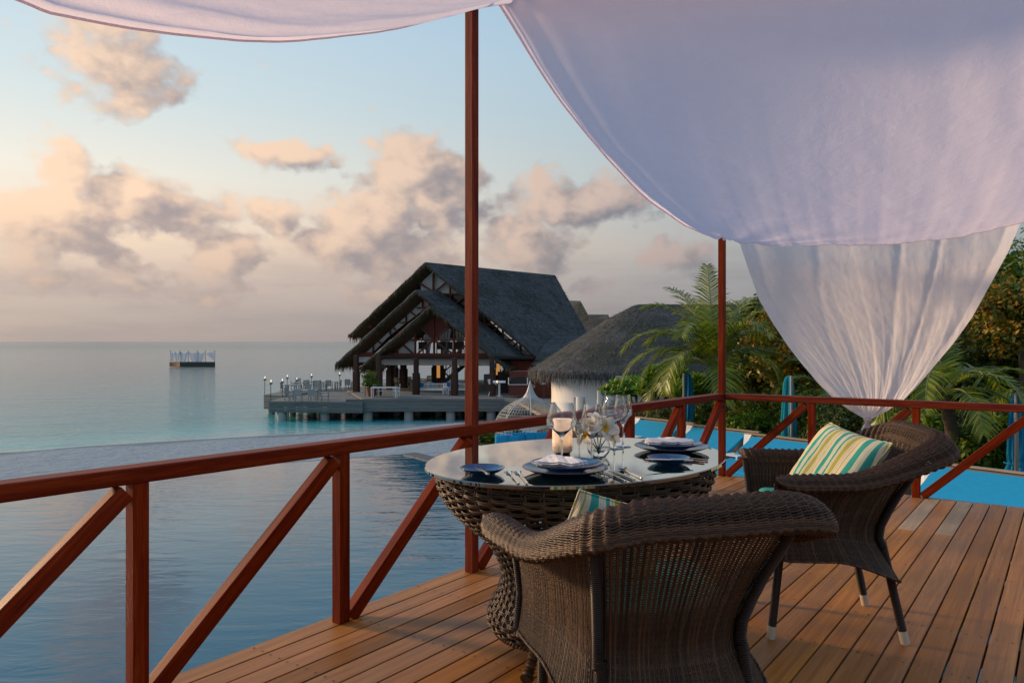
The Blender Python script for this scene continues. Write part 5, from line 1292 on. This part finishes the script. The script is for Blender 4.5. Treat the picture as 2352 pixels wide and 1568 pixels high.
def palm(label, base, top, fronds, FL_, seed, m=None, trunk=.14):
    r = random.Random(seed); base = Vector(base); top = Vector(top); t = thing('palm_tree', label, 'palm tree', base, 0, None)
    pts = [base.lerp(top, i / 14) + V3(.12 * math.sin(i / 14 * PI), 0, 0) for i in range(15)]; MB().tube(pts, [trunk * (1.25 - .45 * i / 14) + .012 * (i % 2) for i in range(15)], 12).build('trunk', M['bark'], t, smooth=True)
    for (az_, el_, L_, sag) in fronds:
        N = 26; d0 = Vector((math.cos(az_) * math.cos(el_), math.sin(az_) * math.cos(el_), math.sin(el_))); p = top.copy(); rp = []; dirn = d0.copy()
        for i in range(N):
            rp.append(p.copy()); p = p + dirn * (L_ / N); dirn = (dirn + V3(0, 0, -sag * (.35 + 1.5 * i / N) / N * 2)).normalized()
        fo = MB().tube(rp, [.030 * (1 - .85 * i / (N - 1)) + .002 for i in range(N)], 5).build('frond', M['rachis'], t, smooth=True)
        lv = []; fc = []
        nl = 52
        for i in range(nl):
            f_ = .13 + .9 * i / nl; x = f_ * (N - 1.001); j = int(x); q = rp[j].lerp(rp[min(j + 1, N - 1)], x - j); tg = (rp[min(j + 1, N - 1)] - rp[j]).normalized() if j < N - 1 else dirn
            side_ = tg.cross(V3(0, 0, 1)); side_ = side_.normalized() if side_.length > .05 else V3(1, 0, 0); upv = side_.cross(tg)
            ll = FL_ * (math.sin(PI * min(1, .14 + f_ * .82)) ** .6) * r.uniform(.85, 1.1)
            for s_ in (-1, 1):
                o = (side_ * s_ * .8 + tg * (.45 + .3 * f_) + upv * r.uniform(.0, .3)).normalized(); hang = r.uniform(.2, .8); wv_ = tg * .020
                a_ = q + o * ll * .45 + V3(0, 0, -ll * .08 * hang); e_ = q + o * ll * .88 + V3(0, 0, -ll * .50 * hang)
                b0 = len(lv); lv += [q - wv_, q + wv_, a_ + wv_ * 1.1, a_ - wv_ * 1.1, e_]; fc += [(b0, b0+1, b0+2, b0+3), (b0+3, b0+2, b0+4)]
        mesh_obj('leaflets', [tuple(x) for x in lv], fc, m or M['palm'], fo)
    return t

# potted shrub on the jetty
q = P(*c2(1205, 412), ZD + .0); t_ = bush('potted_shrub', 'round leafy shrub in a terracotta pot at the corner of the pavilion', 'potted plant', (q.x, q.y + .3, q.z + 1.32), (.78, .68, .66), 2200, .13, .036, M['leafgreen'], 5, 26, zg=q.z)
MB().lathe([(.26, 0), (.34, .2), (.40, .52), (.46, .56), (.46, .66), (.40, .66), (.38, .62), (0, .60)], (q.x, q.y + .3, q.z), n=28).build('pot', M['terracotta'], t_, smooth=True)

# ================================================================== PLANTING BEYOND THE POOL TERRACE
ZT = -2.2
Pm = Q(1640, 843, 22.5)
fr_ = []
rr_ = random.Random(4)
spec = [(1.62, 1.42, 3.3, .4), (3.05, .62, 3.5, 1.25), (.1, .6, 3.4, 1.2), (2.75, .85, 3.5, 1.1), (2.2, 1.25, 3.3, .8), (2.9, 1.18, 3.2, 1.0), (.6, 1.2, 3.3, .9), (-.3, 1.15, 3.1, 1.0), (1.25, 1.1, 3.1, .8), (2.5, 1.0, 2.9, 1.2), (.55, 1.0, 2.9, 1.2), (3.0, .75, 3.0, 1.7), (.15, .75, 3.0, 1.6), (3.25, .35, 3.0, 1.5), (-.1, .35, 2.8, 1.5), (4.0, 1.15, 2.9, 1.4), (5.3, 1.15, 2.9, 1.4), (4.6, .5, 2.5, 1.7), (3.7, .75, 2.9, 1.8), (5.8, .7, 2.9, 1.8), (2.2, .5, 2.6, 1.6), (1.0, .5, 2.6, 1.6)]
palm('young coconut palm with arching fronds behind the corner post', (Pm.x + .1, Pm.y, ZT - .2), Pm, spec, .98, 3)
Pm = Q(2165, 905, 16.5); palm('coconut palm with low arching fronds to the right of the curtain', (Pm.x + .3, Pm.y, ZT - .1), Pm, [(1.3,1.3,2.7,.7), (1.1,1.0,2.5,1.0), (.3,.85,2.5,1.7), (2.8,.85,2.6,1.7), (3.3,.4,2.3,1.4), (-.2,.35,2.4,1.4), (4.0,.9,2.4,1.8), (5.4,.8,2.4,1.8), (4.7,.4,2.0,1.4), (2.1,1.1,2.5,1.2), (3.7,0,2.1,.9), (5.9,.0,2.1,.9)], .7, 8)
Pm = Q(2440, 930, 19); palm('coconut palm at the far right edge above the blue parasol', (Pm.x + .2, Pm.y, ZT - .1), Pm, [(1.6,1.3,2.4,.8), (2.6,1.0,2.6,1.4), (3.1,.7,2.7,1.7), (3.5,.35,2.4,1.4), (4.2,.8,2.4,1.8), (.4,.8,2.4,1.6), (5.3,.6,2.2,1.6), (-.2,.3,2.2,1.4)], .7, 12)
Pm = Q(1915, 905, 21); palm('small coconut palm hidden behind the knotted end of the curtain', (Pm.x, Pm.y, ZT - .1), Pm, [(3.0,.8,2.3,1.6), (3.3,.4,2.1,1.5), (2.3,1.1,2.2,1.3), (1.5,1.3,2.2,.8), (.5,.9,2.2,1.5), (0,.4,2.1,1.5), (4.2,.6,2.1,1.8), (5.3,.5,2.1,1.8)], .65, 15)
def at(px, py, d): q = Q(px, py, d); return (q.x, q.y, q.z)
TREES = [(1775, 790, 27, (1.9,1.6,1.7), 9000, 'leafdark', 'dark leafy tree rising behind the young palm'), (1800, 770, 24.5, (1.5,1.2,1.2), 6000, 'leaforange', 'tree with orange and green leaves left of the curtain'),
         (1915, 800, 27, (2.0,1.6,2.2), 7000, 'leafdark', 'dark tree behind the lower half of the curtain'), (1850, 880, 23, (1.3,1.1,1.3), 4500, 'leaforange', 'low orange leaved tree beside the curtain edge'),
         (2060, 720, 30, (2.6,1.8,2.6), 6500, 'leafdark', 'broad dark tree behind the middle of the curtain'), (2250, 760, 27, (2.3,1.7,2.3), 9500, 'leaforange', 'autumn toned tree to the right of the curtain'),
         (2400, 690, 24, (2.2,1.8,2.1), 9500, 'leafgreen', 'tall green tree at the far right edge of the view'), (2345, 720, 23, (1.4,1.2,1.3), 4200, 'leaforange', 'orange leaved branches in front of the tallest tree on the right'),
         (2330, 860, 25, (2.3,1.6,1.7), 7000, 'leafdark', 'shaded tree behind the palm at the right'), (2130, 860, 24, (1.9,1.4,1.4), 5500, 'leafdark', 'shaded low tree behind the right side of the curtain'), (1745, 850, 31, (1.6,1.3,1.3), 4500, 'leafdark', 'dark rounded tree behind the corner post')]
for i, (x, y, d, rad, n, mm, lab) in enumerate(TREES): bush('leafy_tree', lab, 'tree', at(x, y, d), rad, n, .20 if mm != 'leaforange' else .17, .055, M[mm], 200 + i, 34, trunk=.13)
HB = [(1462, 903, 30, (1.5,.9,.65), 'bright sea lettuce bush at the foot of the white hut wall', 330, 'leafbright'), (1530, 895, 27.5, (1.1,.8,.9), 'taller bright green bush left of the blue parasol', 260, 'leafbright'),
      (1600, 905, 25, (.9,.7,.6), 'green rosette bush just behind the blue parasol', 170, 'leafbright'), (1140, 1008, 24.3, (.9,.8,.55), 'small dark green bush left of the wicker pod', 170, 'leafgreen')]
for i, (x, y, d, rad, lab, n, mm) in enumerate(HB): rosette_bush('sea_lettuce_bush', lab, 'bush', at(x, y, d), rad, n, .26, .045, M[mm], 300 + i)
LOW = [(1455, 950, 27.5, (1.6,.7,.75), 'clipped dark hedge behind the first blue daybed', 'leafdark'), (1560, 960, 25.5, (1.2,.7,.75), 'clipped dark hedge between the parasol and the first daybed', 'leafdark'), (1640, 965, 23.6, (1.1,.7,.7), 'bright leafy shrub behind the corner post', 'leafgreen'),
       (1715, 975, 22.3, (1.0,.7,.7), 'leafy shrub right of the corner post, behind the second daybed', 'leafbright'), (1770, 945, 22.6, (1.0,.8,.9), 'fine leaved olive hedge left of the teal parasol', 'leafgreen'), (1860, 965, 20.4, (1.2,.7,1.1), 'fine leaved olive hedge right of the teal parasol', 'leafgreen'),
       (1950, 985, 19, (1.1,.7,.9), 'dark shrub behind the knot of the curtain', 'leafdark'), (2050, 985, 18.2, (1.1,.7,.9), 'dark shrub behind the right hand armchair', 'leafdark'), (2140, 1010, 17.2, (1.0,.7,.75), 'leafy shrub behind the low torch', 'leafbright'),
       (2215, 1020, 16.6, (.9,.6,.75), 'glossy shrub between the low torch and the right parasol', 'leafgreen'), (2290, 1030, 16.6, (.9,.6,.8), 'glossy shrub left of the right hand parasol', 'leafbright'), (2385, 1010, 17, (1.1,.7,1.0), 'leafy shrub right of the right hand parasol', 'leafgreen')]
for i, (x, y, d, rad, lab, mm) in enumerate(LOW): bush('garden_shrub', lab, 'shrub', at(x, y + 8, d), rad, 3000, .13, .034, M[mm], 400 + i, 22, cs=.5)
# undergrowth and a wood that closes the view far behind
r = np.random.default_rng(77); n = 26000; u_ = r.random(n); X_ = 9.6 + u_ * 28; Y_ = 34 - u_ * 8 + r.normal(0, 1.3, n); Zt = np.clip(1.6 + 1.0 * np.sin(X_ * 1.1) + .7 * np.sin(X_ * 2.7 + 1), -1, 3.2) + u_ * 1.5; Z_ = -2.3 + r.random(n) ** .7 * (Zt + 2.3)
o = mesh_obj('background_wood', *trimesh(*leaves(np.stack([X_, Y_, Z_], 1), r.normal(0, 1, (n, 3)) + [0, -.3, .6], .34, .11, r)), M['leafdark']); tag(o, kind='stuff')
n = 16000; t1 = r.random(n); a_ = np.array([4.5, 27.5]); b_ = np.array([16., 10.5]); q = a_ + (b_ - a_) * t1[:, None]; nn_ = np.array([.83, .56]); off_ = r.uniform(.2, 4.5, n)[:, None]; q = q + nn_ * off_
o = mesh_obj('ground_cover', *trimesh(*leaves(np.stack([q[:, 0], q[:, 1], -2.33 + r.random(n) * .35], 1), r.normal(0, .5, (n, 3)) + [0, 0, 1], .16, .045, r)), M['leafgreen']); tag(o, kind='stuff')

# ================================================================== DAYBEDS, PARASOLS, POD
BX = Vector((.60, -.80, 0)); BYv = Vector((.80, .60, 0))     # along the bed head, and away from us
bedw = mat('daybed_board', (.24,.17,.11), .7)
def daybed(label, px, py, wd, zt=-1.28, tog=True):
    a = P(px, py, zt); ang_ = math.atan2(BX.y, BX.x); t = thing('blue_daybed', label, 'daybed', (a.x, a.y, ZT), ang_, 'blue daybeds along the pool terrace')
    # local: x along the head, y away from us, head board at y = 0
    h = zt - ZT; o = MB().slab([(0, 0, h - .03), (0, -1.02, .42), (0, -.94, .30), (0, .10, h - .14)], (wd, 0, 0)).build('backrest', M['bluefab'], t, world=False, bevel=.02)
    MB().box((wd / 2, -1.75, .36), (wd, 1.5, .16)).build('mattress', M['bluefab'], t, world=False, bevel=.03)
    MB().box((wd / 2, -1.25, .14), (wd + .04, 2.5, .26)).build('platform', bedw, t, world=False, bevel=.005)
    for i in range(5): MB().box((-.28 if False else wd / 2, .135, .10 + i * .19), (wd + .60, .05, .175)).build('back_board', bedw, t, world=False, bevel=.004)
    MB().box((wd / 2, .12, h + .02), (wd + .62, .12, .035)).build('top_board', M['deckworn'], t, world=False, bevel=.004)
    MB().slab([(-.04, .08, h - .02), (-.04, -1.0, .3), (-.04, .08, .0)], (.035, 0, 0)).build('side_board', bedw, t, world=False)
    MB().slab([(-.07, .07, h), (-.30, .07, h), (-.30, .0, h - .45), (-.07, -.30, h - .36)], (0, 0, -.05)).build('pale_side_panel', M['white'], t, world=False)
    MB().slab([(wd + .005, .08, h - .06), (wd + .005, -1.0, .34), (wd + .005, .08, .0)], (.03, 0, 0)).build('side_board', bedw, t, world=False)
    # folded towel roll
    if tog:
        tt = thing('rolled_towel', 'blue and white rolled towel on the ' + label.split(',')[0], 'towel', Vector((a.x, a.y, ZT + .44)) + BX * (wd * .55) - BYv * 1.6, ang_ + .4)
        MB().tube([(-.22, 0, .1), (.22, 0, .1)], .095, 16).build('roll', M['white'], tt, smooth=True, world=False)
        for q in (-.12, .1): MB().tube([(q, 0, .1), (q + .08, 0, .1)], .099, 16).build('stripe_band', M['bluedk'], tt, smooth=True, world=False)
    return t
daybed('blue daybed farthest away, left of the corner post', 1471, 961, 1.75, -1.25, False)
daybed('second blue daybed, seen across the corner post', 1592, 978, 1.85, -1.25)
daybed('third blue daybed, right of the corner post', 1728, 999, 1.80, -1.25, False)
daybed('fourth blue daybed, mostly hidden behind the right armchair', 1880, 1022, 1.8, -1.25, False)
daybed('nearest blue daybed at the lower right, beyond the deck edge', 2150, 1066, 3.4, -1.28, False)
def ctable(px, py, lab, z=ZT):
    q = P(px, py, ZT + .52); t = thing('white_side_table', lab, 'side table', (q.x, q.y, ZT), math.atan2(BX.y, BX.x), 'small white tables by the daybeds')
    MB().box((0, 0, .52), (.48, .42, .025)).build('tabletop', M['white'], t, world=False); MB().box((0, .0, .02), (.48, .42, .02)).build('foot_plate', M['white'], t, world=False)
    for s in (-.2, .2): MB().box((.2, s, .27), (.03, .03, .5)).build('leg', M['white'], t, world=False)
ctable(1524, 994, 'small white table in front of the farthest blue daybed'); ctable(1688, 1044, 'small white table with a towel roll right of the corner post'); ctable(2063, 1106, 'small white table glimpsed under the right armchair'); ctable(1455, 1002, 'small white table behind the wine glasses')
def parasol(px, ptop, pbot, d, lab, m, pole_side=-1):
    q = Q(px, pbot, d); q.z = ZT; zt = Q(px, ptop, d).z; h = zt - ZT; t = thing('closed_parasol', lab, 'parasol', q, 0, 'closed parasols beyond the terrace')
    MB().tube([(pole_side * .17, -.22, 0), (pole_side * .17, -.22, h * 1.0)], .045, 10).build('pole', M['alu'], t, smooth=True, world=False); MB().box((pole_side*.1, 0, .05), (.9, .9, .1)).build('base', M['alu'], t, world=False)
    n_, k_ = 64, 44; th_ = np.linspace(0, 2 * PI, n_ + 1)[None, :]; s_ = np.linspace(0, 1, k_)[:, None]
    R0 = np.interp(s_, [0, .03, .10, .40, .60, .65, .85, 1], [.02, .08, .11, .15, .16, .13, .24, .30]); rad = R0 * (1 + (.24 + .15 * s_) * np.cos(th_ * 8 + 2.5 * s_ + np.sin(th_ * 2)) + .08 * np.sin(th_ * 19 + s_ * 9))
    zb = .12 + .10 * np.cos(th_ * 4); zz = h - s_ * (h - zb)
    v, f = gridmesh(rad * np.cos(th_), rad * np.sin(th_), zz * np.ones_like(th_)); mesh_obj('folded_canopy', v, f, m, t, smooth=True, world=False)
    MB().tube([(.24*math.cos(a), .24*math.sin(a), h*.37) for a in np.linspace(0, 2*PI, 24)], .012, 6, cap=False).build('tie_strap', m, t, world=False)
parasol(1580, 857, 985, 23.4, 'bright blue closed parasol left of the corner post', M['bluumb'])
parasol(1811, 862, 1005, 19.6, 'teal closed parasol with a grey pole, right of the corner post', M['tealfab'], 0)
parasol(2337, 900, 1088, 15.6, 'large blue closed parasol at the right edge', M['bluumb'], -1)
q = P(2213, 1078, ZT + .1); torch(q, Q(2210, 1050, q.y).z, 'low lit garden torch beyond the right armchair', True, 'garden torches')

# wicker pod
pc = Q(1218, 958, 22.5); pod = thing('wicker_pod', 'onion shaped pale wicker pod daybed with blue cushions beside the pool', 'daybed', (pc.x, pc.y, ZT))
pr = catmull([(.86,.25), (1.0,.55), (1.06,.85), (.98,1.15), (.76,1.42), (.46,1.60), (.22,1.72), (.10,1.90), (.03,2.12), (0.0,2.20)], 60)
def podring(lo, hi, r_=.010):
    out = []
    for i in range(lo, hi):
        R_, z_ = pr[i]; an = np.linspace(R(0), R(360), 90)[None]
        if z_ < 1.05: an = np.linspace(R(-60), R(240), 80)[None]      # opening towards us
        q = np.stack([R_ * np.cos(an), R_ * np.sin(an), np.full_like(an, z_)], -1); out.append(tubes(q, np.broadcast_to([0, 0, 1.], q.shape), r_, 4))
    return out
lst = [q_ for k_ in range(0, 60, 2) for q_ in podring(k_, k_ + 1, .007)]
o = mesh_obj('wicker_rings', *joinvf(lst), M['podwire'], pod, world=False); tag(o, kind='stuff')
lst = []
for k in range(56):
    a = 2 * PI * k / 56; 
    hi_ = pr[:, 1] > (1.02 if R(240) < (a % (2*PI)) < R(300) else 0)
    q = pr[hi_]; c = np.stack([q[:, 0] * math.cos(a), q[:, 0] * math.sin(a), q[:, 1]], -1)[None]; lst.append(tubes(c, np.broadcast_to([math.cos(a), math.sin(a), 0.], c.shape), .0055 if k % 7 else .018, 4))
o = mesh_obj('wicker_ribs', *joinvf(lst), M['podwire'], pod, world=False); tag(o, kind='stuff')
MB().lathe([(.24,1.70), (.12,1.86), (.05,2.08), (0,2.24)], n=16).build('finial', M['podwire'], pod, smooth=True, world=False)
MB().lathe([(.5,0), (.9,.05), (1.0,.18), (.96,.28), (0,.29)], n=40).build('base', M['podwire'], pod, smooth=True, world=False)
MB().lathe([(0,.29), (.90,.29), (.93,.34), (.88,.39), (0,.40)], n=40).build('mattress', M['bluefab'], pod, smooth=True, world=False)
for i, (px, py, lab) in enumerate(((1152,1006,'front left'), (1178,1008,'second from the front left'), (1165,996,'back left'), (1192,997,'back middle'), (1222,996,'back right'), (1244,996,'rightmost'))):
    c = Q(px, py + (6 if i < 2 else 10), 21.6 if i < 2 else 22.0); pillow('blue_cushion', lab + ' blue cushion in the wicker pod', frame(c, (1, .1 * (i - 2), 0), (.05, .35, 1)), .42, .38, .16, M['bluefab'], 'cushion', 'blue cushions in the wicker pod')

# ================================================================== FLOATING PLATFORM
def cf(x, y): return 367.5 + .0625 * x, 784 + .0625 * y
FD_ = 173.0
def qf(x, y, dd=0.): p = Q(*cf(x, y), FD_ + dd); return p
c0 = qf(1200, 975); plf = thing('floating_platform', 'small curtained dining platform moored out on the lagoon', 'platform', (c0.x, c0.y, -4.9))
dkw = mat('dark_green_boards', (.035,.06,.05), .7); brw = mat('brown_boards', (.22,.12,.07), .7)
a_ = qf(730, 960); b_ = qf(2040, 960); z1 = qf(0, 745).z; z0 = -5.0
for i in range(6):
    zz_ = z0 + .25 + i * (z1 - z0 - .25) / 6; MB().slab([(a_.x, FD_, zz_), (b_.x, FD_ - .5, zz_), (b_.x, FD_ - .5, zz_ + .20), (a_.x, FD_, zz_ + .20)], (0, .12, 0)).build('side_board', dkw, plf)
c_ = qf(360, 960)
bz = b_.x * 1.03
for i in range(6):
    zz_ = z0 + .35 + i * (z1 - z0 - .35) / 6; MB().slab([(c_.x * 1.02, FD_ + 3.5, zz_), (a_.x, FD_, zz_), (a_.x, FD_, zz_ + .20), (c_.x, FD_ + 3.5, zz_ + .20)], (.1, .12, 0)).build('side_board', brw, plf)
MB().slab([(c_.x*1.02, FD_+3.6, z0+.3), (a_.x, FD_+.12, z0+.3), (b_.x, FD_-.3, z0+.3), (bz, FD_+5, z0+.3), (c_.x*1.045, FD_+7.5, z0+.3)], (0, 0, .9)).build('hull', M['under'], plf)
for x_, dd in ((392, 3.4), (738, 0), (1040, 3.), (1378, 0), (1664, 2.6), (2014, 0)):
    t0_ = qf(x_, 325, dd); MB().tube([(t0_.x, FD_ + dd, -4.6), (t0_.x, FD_ + dd, t0_.z)], .055, 8).build('pole', M['black'], plf)
for i, (xa, xb, sag, xl, xr, yb) in enumerate(((395, 570, 400, 385, 490, 735), (540, 735, 430, 580, 660, 740), (745, 1040, 440, 790, 930, 755), (1040, 1378, 440, 1200, 1370, 760), (1385, 1664, 440, 1400, 1550, 780), (1690, 2012, 435, 1960, 2012, 675))):
    n_ = 16; u_ = np.linspace(0, 1, n_)[None]; v_ = np.linspace(0, 1, 12)[:, None]
    xt = xa + (xb - xa) * u_; yt = 365 + 75 * np.sin(PI * u_) if i != 5 else 440 - 75 * u_; xb_ = xl + (xr - xl) * u_
    xx = xt * (1 - v_ ** 1.3) + xb_ * v_ ** 1.3; yy = yt * (1 - v_) + yb * v_
    dd = -.15 + .04 * np.sin(u_ * 9 + i); k_ = (FD_ + dd) / F
    mesh_obj('curtain', *gridmesh((367.5 + .0625 * xx - 1176) * k_, np.broadcast_to(FD_ + dd, xx.shape), H - .0625 * yy * k_), M['greyblue'], plf, smooth=True)
